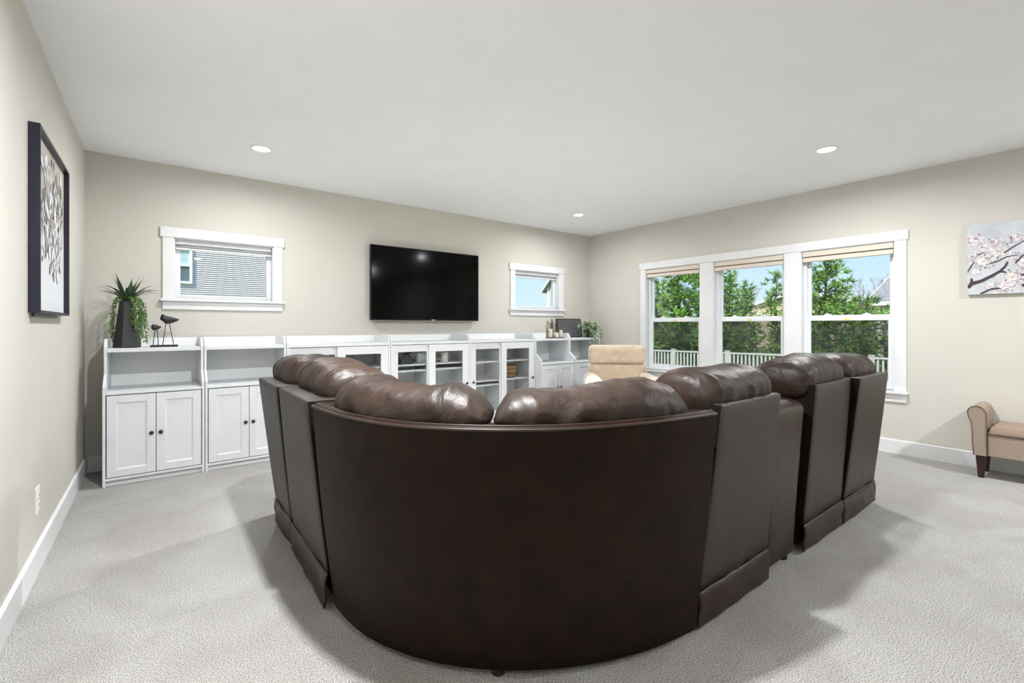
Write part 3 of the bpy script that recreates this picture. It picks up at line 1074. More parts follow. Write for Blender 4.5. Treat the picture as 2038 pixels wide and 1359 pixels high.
def rr_ring(u0, u1, v0, v1, r, per=5, side=4):
    """rounded-rectangle outline, counter-clockwise"""
    r = min(r, (u1 - u0) / 2 - 1e-4, (v1 - v0) / 2 - 1e-4)
    pts = []
    corners = [(u1 - r, v0 + r, -PI / 2), (u1 - r, v1 - r, 0), (u0 + r, v1 - r, PI / 2), (u0 + r, v0 + r, PI)]
    for c, (cu, cv_, a0) in enumerate(corners):
        arc = [(cu + r * math.cos(a0 + PI / 2 * k / per), cv_ + r * math.sin(a0 + PI / 2 * k / per)) for k in range(per + 1)]
        pts += arc
        nc = corners[(c + 1) % 4]
        nx = (nc[0] + r * math.cos(nc[2]), nc[1] + r * math.sin(nc[2]))
        for k in range(1, side):
            pts.append((lerp(arc[-1][0], nx[0], k / side), lerp(arc[-1][1], nx[1], k / side)))
    return pts


def rr_loft(rings, mp=ident, per=4, side=4, disp=None):
    """stack of rounded rectangles (z, u0, u1, v0, v1, r) joined into one closed skin"""
    bm = bmesh.new()
    R = []
    for z, u0, u1, v0, v1, r in rings:
        ring = []
        for u, v in rr_ring(u0, u1, v0, v1, r, per, side):
            p = Vector(mp(u, v, z))
            if disp:
                c = Vector(mp((u0 + u1) / 2, (v0 + v1) / 2, z))
                d = (p - c)
                if d.length > 1e-6:
                    p = p + d.normalized() * disp(p)
            ring.append(bm.verts.new(p))
        R.append(ring)
    n = len(R[0])
    for a, b_ in zip(R, R[1:]):
        for k in range(n):
            bm.faces.new((a[k], a[(k + 1) % n], b_[(k + 1) % n], b_[k]))
    bm.faces.new(R[0])
    bm.faces.new(R[-1])
    return bm


def soft_box(u0, u1, v0, v1, z0, z1, r=0.03, mp=ident, disp=None, nz=5):
    rings = []
    for k in range(4):
        a = PI / 2 * k / 4
        i = r * (1 - math.sin(a))
        rings.append((z0 + r * (1 - math.cos(a)), u0 + i, u1 - i, v0 + i, v1 - i, max(r - i, 0.002) + 0.004))
    for k in range(nz + 1):
        z = lerp(z0 + r, z1 - r, k / nz)
        rings.append((z, u0, u1, v0, v1, r + 0.004))
    for k in range(1, 5):
        a = PI / 2 * k / 4
        i = r * (1 - math.cos(a))
        rings.append((z1 - r + r * math.sin(a), u0 + i, u1 - i, v0 + i, v1 - i, max(r - i, 0.002) + 0.004))
    return rr_loft(rings, mp, 4, 5, disp)


def wrinkle(p, s, amp, seed):
    q = Vector((p[0] * s + seed, p[1] * s, p[2] * s))
    return amp * (1.0 - abs(noise.noise(q)) * 2.2)


def tube_pillow(path, hd, hh, zc, seed=0.0, nu=72, nv=40, ex=2.5, end_p=5.0, wr=0.007, gather=0.006, mp=ident, lean=0.0):
    """stuffed roll along path(t)->(u, v, nu, nv): n points outward horizontally"""
    bm = bmesh.new()

    def pt(i, j):
        t_ = i / (nu - 1)
        e = abs(2 * t_ - 1)
        s = max(0.0, 1 - e ** end_p) ** (1 / 2.6)
        s = 0.10 + 0.90 * s
        a = 2 * PI * j / nv
        ca, sa = math.cos(a), math.sin(a)
        x = math.copysign(abs(ca) ** (2 / ex), ca) * hd(t_) * (0.35 + 0.65 * s)
        z = math.copysign(abs(sa) ** (2 / ex), sa) * hh(t_) * s
        (u, v, nx, ny) = path(t_)
        top = max(0.0, sa)
        # gathers run across the roll, strongest on top and towards the ends
        g = gather * (0.35 + 0.65 * e ** 2) * math.sin(t_ * 58 + 2.2 * noise.noise(Vector((t_ * 5, a, seed))) * 3 + seed)
        g *= (0.15 + 0.85 * top) * max(0.0, noise.noise(Vector((t_ * 4 + seed, a * 0.8, 2.0))) + 0.35)
        k_ = 1 + (wrinkle((t_ * 3.2, ca * 0.5, sa * 0.5), 1.9, wr, seed) + wrinkle((t_ * 9, ca, sa), 1.6, wr * 0.45, seed + 7) + g) / 0.12 * 0.8
        x *= k_
        z *= k_
        x += lean * z
        return Vector(mp(u + nx * x, v + ny * x, zc(t_) + z))
    vs = grid_surface(bm, pt, nu, nv, False, True)
    for ring in (vs[0], vs[-1]):
        bm.faces.new(ring)
    return bm


# ------------------------------------------------------------------ leather sectional sofa
sofa = thing('sectional_sofa', 'large dark brown leather reclining sectional sofa with curved corner', 'sofa', (1.35, 1.70, 0))
PZ = 0.925   # top of the back frames


def recliner_unit(mp, ut, ub, vt, vb, seed, pil, arm=None, fold=0.0):
    """one reclining seat: ut / ub = extent of the back at its top / foot"""
    # reclining back, leaning outward at the top
    rings = []
    for k in range(13):
        t_ = k / 12
        z = lerp(0.155, PZ - 0.012, t_)
        u0, u1 = lerp(ub[0], ut[0], t_), lerp(ub[1], ut[1], t_)
        v0 = lerp(vb, vt, t_ ** 0.9)
        rings.append((z, u0, u1, v0, v0 + lerp(0.30, 0.15, t_), 0.012))
    rings.append((PZ - 0.004, ut[0] + 0.003, ut[1] - 0.003, vt + 0.003, vt + 0.148, 0.010))
    rings.append((PZ - 0.001, ut[0] + 0.010, ut[1] - 0.010, vt + 0.010, vt + 0.142, 0.008))

    def dsp(p):
        low = max(0.0, 1 - (p.z - 0.155) / 0.35)
        return 0.0015 * noise.noise(p * 5 + Vector((seed, 0, 0))) + low * 0.010 * noise.noise(Vector((p.x * 9, p.y * 9, p.z * 4 + seed)))
    back = obj('seat_back', rr_loft(rings, mp, 3, 12, dsp), 'leather_panel', sofa, smooth=True)
    back.data.materials.append(MATS['dark_cloth'])
    ax = Vector(mp(1, 0, 0))
    for pl in back.data.polygons:
        if abs(pl.normal.dot(ax)) > 0.75:
            pl.material_index = 1
    # loose flap hanging over the base
    bm = bmesh.new()
    n = 26

    def flap(i, j, off):
        s = i / (n - 1)
        z = lerp(0.165, 0.018, j / 8)
        v = vb - 0.006 - 0.006 * math.sin(PI * min(1, j / 5)) + off + 0.006 * noise.noise(Vector((s * 5 + seed, j * 0.3, 0))) - fold * (1 - s) * (j / 8) * 0.05
        return Vector(mp(lerp(ub[0] - 0.012, ub[1] + 0.004, s), v, z + 0.004 * noise.noise(Vector((s * 4, seed, 0)))))
    A = grid_surface(bm, lambda i, j: flap(i, j, 0), n, 9)
    B = grid_surface(bm, lambda i, j: flap(i, j, 0.008), n, 9)
    for i in range(n - 1):
        bm.faces.new((A[i][0], A[i + 1][0], B[i + 1][0], B[i][0]))
        bm.faces.new((A[i][8], A[i + 1][8], B[i + 1][8], B[i][8]))
    for j in range(8):
        bm.faces.new((A[0][j], A[0][j + 1], B[0][j + 1], B[0][j]))
        bm.faces.new((A[-1][j], A[-1][j + 1], B[-1][j + 1], B[-1][j]))
    obj('back_flap', bm, 'leather', back, smooth=True)
    um0, um1 = ub[0] + 0.012, ub[1] - 0.012
    obj('base', soft_box(um0, um1, vb + 0.03, vb + 0.80, 0.035, 0.36, 0.015, mp), 'dark_cloth', sofa)
    obj('seat_cushion', soft_box(um0, um1, vb + 0.24, vb + 0.90, 0.33, 0.50, 0.055, mp, lambda p: 0.004 * noise.noise(p * 6)), 'leather', sofa, smooth=True)
    obj('footrest', soft_box(um0 + 0.01, um1 - 0.01, vb + 0.80, vb + 0.89, 0.07, 0.34, 0.03, mp), 'leather', sofa, smooth=True)
    obj('back_cushion', soft_box(um0, um1, vt + 0.12, vt + 0.38, 0.46, 0.84, 0.075, mp, lambda p: 0.006 * noise.noise(p * 5)), 'leather', sofa, smooth=True)
    p0, p1, pv, zc, hh = pil
    obj('head_cushion', tube_pillow(lambda t_: (lerp(p0, p1, t_), pv, 0.0, 1.0), lambda t_: 0.165,
                                    lambda t_: hh * (1 + 0.08 * math.sin(t_ * 7 + seed)), lambda t_: zc + 0.012 * math.sin(t_ * PI), seed, mp=mp, ex=2.35, end_p=7, wr=0.008, gather=0.010, lean=-0.12),
        'leather_crumpled', sofa, smooth=True)
    if arm:
        a0, a1 = arm
        obj('armrest', soft_box(a0, a1, vb + 0.14, vb + 0.86, 0.04, 0.60, 0.06, mp, lambda p: 0.003 * noise.noise(p * 6)), 'leather', sofa, smooth=True)


# right-hand run: u = X, v = Y
recliner_unit(ident, (1.835, 2.390), (1.745, 2.360), 0.968, 1.020, 1.3, (1.800, 2.415, 1.165, 0.925, 0.118))
recliner_unit(ident, (2.880, 3.440), (2.795, 3.375), 0.985, 1.020, 4.1, (2.820, 3.440, 1.175, 0.925, 0.125))
recliner_unit(ident, (3.455, 4.045), (3.395, 4.000), 0.942, 1.015, 6.6, (3.455, 4.035, 1.165, 0.925, 0.118), arm=(4.00, 4.17))
# left-hand run: u = Y, v = X
recliner_unit(swap, (2.112, 2.693), (2.095, 2.755), 0.506, 0.590, 9.2, (2.140, 2.715, 0.765, 0.935, 0.120), fold=0.25)
recliner_unit(swap, (2.712, 3.255), (2.780, 3.200), 0.499, 0.590, 12.7, (2.735, 3.300, 0.745, 0.935, 0.120), arm=(3.26, 3.43), fold=-0.2)

# console between two right-hand seats
rings = []
for k in range(9):
    z = lerp(0.05, 0.80, k / 8)
    rings.append((z, 2.392, lerp(2.700, 2.785, k / 8), lerp(1.032, 1.010, k / 8), 1.80, 0.02))
for k in range(1, 6):
    a = PI / 2 * k / 5
    i = 0.05 * (1 - math.cos(a))
    rings.append((0.80 + 0.05 * math.sin(a), 2.392 + i * 0.3, 2.785 - i * 0.3, 1.010 + i * 1.6, 1.80 - i, 0.02))
con = obj('console', rr_loft(rings, ident, 4, 10, lambda p: 0.004 * noise.noise(Vector((p.x * 9, p.y * 9, p.z * 5))) + 0.002 * noise.noise(p * 22)), 'leather', sofa, smooth=True)
obj('console_lid', soft_box(2.405, 2.775, 1.32, 1.78, 0.845, 0.875, 0.012), 'leather', con, smooth=True)
lb = bmesh.new()
lathe(lb, 2.66, 1.075, [(0.022, 0.0), (0.026, 0.05), (0.026, 0.06)], 14)
obj('foot', lb, 'foot_plastic', sofa, smooth=True)

# curved corner wedge ------------------------------------------------
BOT = [(0.607, 2.050), (0.612, 1.960), (0.636, 1.795), (0.717, 1.601), (0.832, 1.431), (0.963, 1.306), (1.106, 1.202), (1.275, 1.117), (1.478, 1.048), (1.660, 1.016), (1.712, 1.013)]
TOP = [(0.521, 2.070), (0.527, 1.960), (0.563, 1.694), (0.654, 1.460), (0.765, 1.315), (0.887, 1.203), (1.021, 1.109), (1.186, 1.040), (1.384, 0.982), (1.640, 0.934), (1.715, 0.929)]


def resample(pts, n):
    P = [Vector((x, y, 0)) for x, y in pts]
    # Catmull-Rom densify
    D = []
    for i in range(len(P) - 1):
        p0, p1, p2, p3 = P[max(i - 1, 0)], P[i], P[i + 1], P[min(i + 2, len(P) - 1)]
        for k in range(12):
            t_ = k / 12
            D.append(0.5 * ((2 * p1) + (p2 - p0) * t_ + (2 * p0 - 5 * p1 + 4 * p2 - p3) * t_ ** 2 + (3 * p1 - p0 - 3 * p2 + p3) * t_ ** 3))
    D.append(P[-1])
    L = [0.0]
    for a, b_ in zip(D, D[1:]):
        L.append(L[-1] + (b_ - a).length)
    out = []
    j = 0
    for i in range(n):
        s = L[-1] * i / (n - 1)
        while j < len(L) - 2 and L[j + 1] < s:
            j += 1
        f_ = (s - L[j]) / max(L[j + 1] - L[j], 1e-9)
        out.append(D[j].lerp(D[j + 1], min(max(f_, 0), 1)))
    return out


NS = 289


def smooth_line(P, it):
    for _ in range(it):
        P = [P[0]] + [(P[i - 1] + P[i] * 2 + P[i + 1]) / 4 for i in range(1, len(P) - 1)] + [P[-1]]
    return P


SB, ST = smooth_line(resample(BOT, NS), 500), smooth_line(resample(TOP, NS), 500)


def inward(line, i):
    d = line[min(i + 1, NS - 1)] - line[max(i - 1, 0)]
    return Vector((-d.y, d.x, 0)).normalized()


ZT = 0.918
bm = bmesh.new()
prof_n = 14 + 6 + 6


def shell(i, j):
    s = i / (NS - 1)
    nI = inward(ST, i)
    if j < 14:
        t_ = j / 13
        p = SB[i].lerp(ST[i], t_ ** 1.1) - nI * (0.010 * math.sin(PI * t_))
        return Vector((p.x, p.y, lerp(0.040, ZT - 0.012, t_)))
    if j < 20:                     # rolled-over top edge, then the narrow top
        k_ = j - 14
        ins = (0.004, 0.012, 0.035, 0.060, 0.085, 0.11)[k_]
        zz = (ZT - 0.004, ZT, ZT + 0.001, ZT - 0.001, ZT - 0.004, ZT - 0.008)[k_]
        ru = 0.0
        if k_ in (2, 3, 4):        # ruched leather at the left third
            ru = 0.0075 * abs(math.sin(s * 165 + 1.5 * noise.noise(Vector((s * 14, k_ * 0.4, 0))))) * max(0.0, 1 - s / 0.40) - 0.002
            ru += 0.002 * noise.noise(Vector((s * 30, k_ * 0.7, 4)))
        p = ST[i] + nI * ins
        return Vector((p.x, p.y, zz + ru))
    k_ = j - 20
    p = (ST[i] + nI * 0.12).lerp(SB[i] + nI * 0.16, (k_ + 1) / 6)
    return Vector((p.x, p.y, lerp(ZT - 0.02, 0.040, (k_ + 1) / 6)))


vs = grid_surface(bm, shell, NS, prof_n, False, True)
bm.faces.new(vs[0])
bm.faces.new(vs[-1])
wedge = obj('curved_back', bm, 'leather_shell', sofa, smooth=True)
bm = bmesh.new()
tube(bm, [(ST[i].x, ST[i].y, ZT - 0.010) for i in range(0, NS, 6)], 0.006, 8)
obj('piping', bm, 'leather', wedge, smooth=True)
bm = bmesh.new()
tube(bm, [(ST[i].x + inward(ST, i).x * 0.02, ST[i].y + inward(ST, i).y * 0.02, ZT + 0.000) for i in range(0, NS, 6)], 0.004, 8)
obj('piping', bm, 'leather', wedge, smooth=True)
bm = bmesh.new()
tube(bm, [(SB[i].x + inward(SB, i).x * 0.012, SB[i].y + inward(SB, i).y * 0.012, 0.036) for i in range(0, NS, 6)], 0.010, 8)
obj('bottom_rail', bm, 'dark_cloth', wedge, smooth=True)


def arc_path(off, a, b_):
    def f_(t_):
        s = lerp(a, b_, t_) * (NS - 1)
        i = min(int(s), NS - 2)
        p = ST[i].lerp(ST[i + 1], s - i)
        nI = inward(ST, i).lerp(inward(ST, i + 1), s - i).normalized()
        q = p + nI * off
        return q.x, q.y, nI.x, nI.y
    return f_


def prof(pts):
    def f_(t_):
        for (a, va), (b_, vb_) in zip(pts, pts[1:]):
            if t_ <= b_:
                k_ = (t_ - a) / (b_ - a)
                k_ = k_ * k_ * (3 - 2 * k_)
                return lerp(va, vb_, k_)
        return pts[-1][1]
    return f_


hl = prof([(0, 0.10), (0.12, 0.125), (0.40, 0.108), (0.60, 0.100), (0.80, 0.118), (0.90, 0.100), (1, 0.045)])
hr = prof([(0, 0.05), (0.08, 0.098), (0.16, 0.100), (0.3, 0.098), (0.5, 0.105), (0.74, 0.128), (0.9, 0.115), (1, 0.07)])
obj('head_cushion', tube_pillow(arc_path(0.185, 0.055, 0.497), lambda t_: 0.150, hl, lambda t_: 0.918, 21.0, nu=110, ex=2.3, end_p=9, wr=0.009, gather=0.004, lean=-0.15), 'leather_crumpled', sofa, smooth=True)
obj('head_cushion', tube_pillow(arc_path(0.185, 0.503, 0.960), lambda t_: 0.150, hr, lambda t_: 0.916, 33.0, nu=110, ex=2.3, end_p=9, wr=0.009, gather=0.004, lean=-0.15), 'leather_crumpled', sofa, smooth=True)


def arc_block(off0, off1, z0, z1, rnd, a=0.04, b_=0.96):
    bm = bmesh.new()
    n = 40

    def P(i, j):
        t_ = lerp(a, b_, i / (n - 1))
        sx_, sy_, nx, ny = arc_path(0, t_, t_ + 1e-4)(0)
        A = [(off0, z0 + rnd), (off0 + rnd, z0), (off1 - rnd, z0), (off1, z0 + rnd), (off1, z1 - rnd), (off1 - rnd * 0.4, z1 - rnd * 0.3), (off1 - rnd, z1), (off0 + rnd, z1), (off0, z1 - rnd)]
        o_, z = A[j]
        w = 0.004 * noise.noise(Vector((t_ * 8, j, 0)))
        return Vector((sx_ + nx * o_, sy_ + ny * o_, z + w))
    v_ = grid_surface(bm, P, n, 9, False, True)
    bm.faces.new(v_[0])
    bm.faces.new(v_[-1])
    return bm


obj('back_cushion', arc_block(0.15, 0.36, 0.44, 0.86, 0.05, 0.06, 0.495), 'leather', sofa, smooth=True)
obj('back_cushion', arc_block(0.15, 0.36, 0.44, 0.86, 0.05, 0.505, 0.95), 'leather', sofa, smooth=True)
obj('seat_cushion', arc_block(0.20, 0.80, 0.32, 0.49, 0.04, 0.06, 0.94), 'leather', sofa, smooth=True)
obj('base', arc_block(0.24, 0.74, 0.04, 0.33, 0.02, 0.06, 0.94), 'dark_cloth', sofa)
for i in (18, 144, 270):
    p = SB[i] + inward(SB, i) * (0.035 if i == 144 else 0.15)
    lb = bmesh.new()
    lathe(lb, p.x, p.y, [(0.024, 0.0), (0.030, 0.035), (0.030, 0.05)], 14)
    obj('foot', lb, 'foot_plastic', sofa, smooth=True)

# ------------------------------------------------------------------ beige recliner by the windows
fx, fy = -0.676, -0.737
RC = (4.52 + fx * 0.20, 3.71 + fy * 0.20, 0)
rec = thing('recliner_chair', 'beige suede recliner armchair in front of the windows', 'armchair', RC, math.atan2(-fx, fy))


def rpart(name, bm, m_='suede', par=None, smooth=True):
    return obj(name, bm, m_, par or rec, smooth=smooth, world=False)


def rsoft(u0, u1, v0, v1, z0, z1, r, amp=0.004, lean=0.0, zref=0.4):
    bm = soft_box(u0, u1, v0, v1, z0, z1, r, ident, lambda p: amp * noise.noise(p * 7) + amp * 0.5 * noise.noise(p * 23), nz=8)
    for v in bm.verts:
        v.co.y -= lean * (v.co.z - zref)
    return bm


rpart('base', rsoft(-0.34, 0.34, -0.36, 0.34, 0.02, 0.32, 0.02), 'suede')
rpart('seat_cushion', rsoft(-0.265, 0.265, -0.24, 0.40, 0.29, 0.47, 0.06))
rpart('footrest', rsoft(-0.265, 0.265, 0.34, 0.43, 0.06, 0.34, 0.03))
rpart('backrest', rsoft(-0.355, 0.355, -0.46, -0.225, 0.34, 0.778, 0.05, 0.006, 0.16))
hr_ = rpart('head_pillow', rsoft(-0.352, 0.352, -0.455, -0.20, 0.768, 1.002, 0.060, 0.007, 0.14))
for s in (-1, 1):
    a0, a1 = (0.245, 0.425) if s > 0 else (-0.425, -0.245)
    rpart('armrest', rsoft(a0, a1, -0.33, 0.40, 0.05, 0.665, 0.075, 0.003))
for s in (-1, 1):
    bm = bmesh.new()
    tube(bm, [(s * 0.345, -0.20 - 0.16 * (z - 0.4), z) for z in (0.45, 0.6, 0.7, 0.78)], 0.006, 6)
    rpart('piping', bm, 'suede_piping')
bm = bmesh.new()
lathe(bm, 0, -0.02, [(0.30, 0.0), (0.30, 0.02), (0.05, 0.03)], 24)
rpart('base_ring', bm, 'dark_wood', None, True)

# ------------------------------------------------------------------ storage bench on the right wall
bench = thing('storage_bench', 'taupe upholstered storage bench with rolled arms and tufted seat', 'bench', (5.51, 0.10, 0))
BX0, BX1 = 5.335, 5.700
arm_out = [(0.685, 0.186), (0.692, 0.283), (0.694, 0.393), (0.700, 0.448), (0.714, 0.490), (0.723, 0.530), (0.718, 0.556), (0.703, 0.576), (0.684, 0.587),
           (0.664, 0.590), (0.645, 0.585), (0.627, 0.570), (0.615, 0.547), (0.611, 0.520), (0.610, 0.441), (0.611, 0.343), (0.607, 0.188)]
YM = 0.10


def bench_arm(flip):
    pts = [((2 * YM - y) if flip else y, z) for y, z in arm_out]
    bm = prism(bmesh.new(), pts, 'x', BX0, BX1)
    a = obj('rolled_arm', bm, 'bench_cloth', bench)
    bm = bmesh.new()
    tube(bm, [(BX0 - 0.001, y, z) for y, z in pts], 0.0035, 6)
    obj('piping', bm, 'bench_piping', a, smooth=True)


bench_arm(False)
bench_arm(True)
yb0, yb1 = 2 * YM - 0.607, 0.607
obj('storage_box', new_box(BX0 + 0.012, BX1, yb0, yb1, 0.188, 0.362, 0.006, 2), 'bench_cloth', bench)
# tufted lid
bm = bmesh.new()
nx_, ny_ = 26, 74
tuft = [(BX0 + 0.10 + 0.17 * (r_ % 2), lerp(yb1 - 0.155, yb0 + 0.155, c_ / 5.0)) for r_ in range(2) for c_ in range(6)]


def lid(i, j):
    x = lerp(BX0 + 0.004, BX1 - 0.002, i / (nx_ - 1))
    y = lerp(yb0 + 0.004, yb1 - 0.004, j / (ny_ - 1))
    ed = min(i / 4, (nx_ - 1 - i) / 4, j / 4, (ny_ - 1 - j) / 4, 1)
    z = 0.385 + 0.062 * math.sqrt(max(0, 1 - (1 - ed) ** 2))
    for tx_, ty_ in tuft:
        d = math.hypot(x - tx_, y - ty_)
        z -= 0.022 * math.exp(-(d / 0.030) ** 2)
        dd = abs(abs(x - tx_) - abs(y - ty_) * 1.0)
        if d < 0.12:
            z -= 0.006 * math.exp(-(dd / 0.007) ** 2) * (1 - d / 0.12)
    return Vector((x, y, z))


vs = grid_surface(bm, lid, nx_, ny_)
edge = [vs[i][0] for i in range(nx_)] + [vs[-1][j] for j in range(1, ny_)] + [vs[i][-1] for i in range(nx_ - 2, -1, -1)] + [vs[0][j] for j in range(ny_ - 2, 0, -1)]
low = [bm.verts.new((v.co.x, v.co.y, 0.366)) for v in edge]
for k in range(len(edge)):
    bm.faces.new((edge[k], edge[(k + 1) % len(edge)], low[(k + 1) % len(edge)], low[k]))
bm.faces.new(low)
lid_o = obj('tufted_seat', bm, 'bench_seat', bench, smooth=True)
for tx_, ty_ in tuft:
    bm = bmesh.new()
    lathe(bm, tx_, ty_, [(0.010, 0.4235), (0.009, 0.428), (0.003, 0.431)], 10)
    obj('button', bm, 'bench_seat', lid_o, smooth=True)
for lx in (BX0 + 0.055, BX1 - 0.055):
    for ly in (0.648, 2 * YM - 0.648):
        bm = bmesh.new()
        a, c_ = 0.030, 0.021
        A = [bm.verts.new((lx + sx_ * a, ly + sy_ * a, 0.19)) for sx_, sy_ in ((-1, -1), (1, -1), (1, 1), (-1, 1))]
        B = [bm.verts.new((lx + sx_ * c_, ly + sy_ * c_ * 0.8, 0.0)) for sx_, sy_ in ((-1, -1), (1, -1), (1, 1), (-1, 1))]
        for q in range(4):
            bm.faces.new((A[q], A[(q + 1) % 4], B[(q + 1) % 4], B[q]))
        bm.faces.new(A)
        bm.faces.new(B[::-1])
        obj('leg', bm, 'dark_wood', bench, label='tapered dark wooden leg')

# ------------------------------------------------------------------ black vase with succulents
VX, VY = -0.205, 5.03
vase = thing('vase', 'tall faceted matte black vase with spiky and trailing greenery', 'potted plant', (VX, VY, SHF))
bm = bmesh.new()
prof_v = [(0.092, SHF), (0.094, SHF + 0.012), (0.050, SHF + 0.385), (0.052, SHF + 0.395), (0.044, SHF + 0.395), (0.042, SHF + 0.34)]
lathe(bm, VX, VY, prof_v, 6, rot=math.radians(12))
obj('vase_body', bm, 'vase_black', vase)


def blade(bm, base, az, length, arch, width, steep):
    n = 9
    L = []
    R_ = []
    M_ = []
    dx, dy = math.cos(az), math.sin(az)
    for i in range(n):
        t_ = i / (n - 1)
        out = length * (t_ * math.cos(steep) + arch * 0.35 * t_ ** 2)
        up = length * (t_ * math.sin(steep) - arch * t_ ** 2.2)
        w = width * (math.sin(PI * min(1, t_ * 0.85 + 0.15)) ** 0.8) * (1 - t_ ** 3) + 0.0004
        c = Vector((base[0] + dx * out, base[1] + dy * out, base[2] + up))
        s = Vector((-dy, dx, 0)) * w
        L.append(bm.verts.new(c + s + Vector((0, 0, w * 0.4))))
        M_.append(bm.verts.new(c))
        R_.append(bm.verts.new(c - s + Vector((0, 0, w * 0.4))))
    for i in range(n - 1):
        bm.faces.new((L[i], L[i + 1], M_[i + 1], M_[i]))
        bm.faces.new((M_[i], M_[i + 1], R_[i + 1], R_[i]))


rng = random.Random(11)
ztop = SHF + 0.39
spec_ = []
for k_ in range(7):
    spec_.append((rng.uniform(0, 2 * PI), rng.uniform(0.20, 0.26), rng.uniform(0.02, 0.14), 0.021, rng.uniform(1.15, 1.45)))
for k_ in range(22):
    spec_.append((2 * PI * k_ / 22 + rng.uniform(-0.12, 0.12), rng.uniform(0.20, 0.30), rng.uniform(0.35, 0.62), 0.0125, rng.uniform(0.75, 1.05)))
for az, ln, ar, wd, stp in spec_:
    # keep the blades that would touch the wall short
    reach = ln * math.cos(stp) + ln * ar * 0.35
    if math.sin(az) * reach > YB - VY - 0.03:
        ln *= 0.85
    bm = bmesh.new()
    blade(bm, (VX + 0.02 * math.cos(az), VY + 0.02 * math.sin(az), ztop), az, ln, ar, wd, stp)
    obj('leaf', bm, 'leaf_dark', vase, smooth=True)
# trailing strings of beads
oct_d = [Vector(d) for d in ((1, 0, 0), (-1, 0, 0), (0, 1, 0), (0, -1, 0), (0, 0, 1), (0, 0, -1))]
oct_f = [(0, 2, 4), (2, 1, 4), (1, 3, 4), (3, 0, 4), (2, 0, 5), (1, 2, 5), (3, 1, 5), (0, 3, 5)]
for k_ in range(19):
    az = rng.choice([rng.gauss(PI, 0.55), rng.gauss(-0.25, 0.6), rng.gauss(-0.9, 0.5), rng.uniform(0, 2 * PI)])
    dx, dy = math.cos(az), math.sin(az)
    drop = rng.uniform(0.16, 0.36)
    outr = rng.uniform(0.075, 0.125)
    V, Fc = [], []
    pts = []
    for i in range(22):
        t_ = i / 21
        o_ = outr * (1 - (1 - min(1, t_ * 2.2)) ** 2) + 0.02 * t_
        z = ztop + 0.035 * math.sin(PI * min(1, t_ * 2.2)) - drop * max(0, t_ - 0.16) / 0.84
        pts.append(Vector((VX + dx * o_, VY + dy * o_, max(z, SHF + 0.012))))
    for i in range(1, 22):
        for s in range(3):
            c = pts[i] + Vector((rng.gauss(0, 0.006), rng.gauss(0, 0.006), rng.gauss(0, 0.005)))
            r_ = rng.uniform(0.0035, 0.0062)
            b0 = len(V)
            V += [tuple(c + Vector((d.x * r_, d.y * r_, d.z * r_ * 1.6))) for d in oct_d]
            Fc += [tuple(b0 + q for q in f_) for f_ in oct_f]
    raw('trailing_stem', V, Fc, 'leaf_trail', vase)

# ------------------------------------------------------------------ bird sculpture
BYY = 5.00
bird = thing('bird_sculpture', 'black metal sculpture of two long legged birds on a bar', 'sculpture', (0.045, BYY, SHF))
obj('base_bar', new_box(-0.052, 0.140, BYY - 0.016, BYY + 0.016, SHF, SHF + 0.018, 0.002), 'iron_black', bird)


def bird_body(name, cx0, cx1, zc, h, head):
    bm = bmesh.new()
    n, sg = 20, 16

    def P(i, j):
        t_ = i / (n - 1)
        r = h * (math.sin(PI * t_ ** 0.62) ** 0.75) * (1 - 0.15 * t_) + 0.0006
        a = 2 * PI * j / sg
        z = zc + r * math.sin(a) - 0.10 * h * math.sin(PI * t_)
        if head:
            z += 0.55 * h * math.exp(-((t_ - 0.12) / 0.12) ** 2)
        return Vector((lerp(cx0, cx1, t_), BYY + r * 0.72 * math.cos(a), z))
    vs = grid_surface(bm, P, n, sg, False, True)
    bm.faces.new(vs[0])
    bm.faces.new(vs[-1])
    o_ = obj(name, bm, 'iron_black', bird, smooth=True)
    bm = bmesh.new()
    tube(bm, [(cx0 + 0.006, BYY, zc + (0.6 * h if head else 0.1 * h)), (cx0 - 0.005, BYY, zc + (0.95 * h if head else 0.25 * h))], [0.0035, 0.0008], 6)
    obj('beak', bm, 'tv_silver', o_, smooth=True)
    return o_


bird_body('large_bird', 0.014, 0.150, 1.302, 0.036, True)
bird_body('small_bird', -0.047, 0.024, 1.238, 0.026, False)
for xa, za, xb in ((0.056, 1.276, 0.033), (0.078, 1.276, 0.110), (-0.018, 1.220, -0.034), (-0.005, 1.220, 0.003)):
    bm = bmesh.new()
    tube(bm, [(xa, BYY, za), (xb, BYY, SHF + 0.016)], 0.0028, 8)
    obj('leg', bm, 'iron_black', bird, smooth=True)

# ------------------------------------------------------------------ candles and twigs on the far cabinet
TY = 4.955
tw = thing('twig_bundle', 'rustic grey and brown twig bundle on a dark tray', 'decoration', (4.60, TY, SHF))
obj('tray', new_box(4.465, 4.755, TY - 0.055, TY + 0.055, SHF, SHF + 0.012, 0.003), 'twig', tw)
rng = random.Random(5)
for k_ in range(15):
    g = rng.choice([0, 0, 1, 1, 2])
    x = {0: rng.uniform(4.470, 4.545), 1: rng.uniform(4.550, 4.600), 2: rng.uniform(4.62, 4.75)}[g]
    top = {0: rng.uniform(1.30, 1.355), 1: rng.uniform(1.28, 1.35), 2: rng.uniform(1.19, 1.29)}[g]
    bm = bmesh.new()
    ph = rng.uniform(0, 6)
    tube(bm, [(x + 0.004 * math.sin(ph + q * 1.3), TY + 0.035 + 0.004 * math.cos(ph + q), lerp(SHF + 0.011, top, q / 6)) for q in range(7)], [rng.uniform(0.005, 0.010) for q in range(7)], 6)
    obj('twig', bm, 'twig_grey' if g == 0 else 'twig', tw, smooth=True)
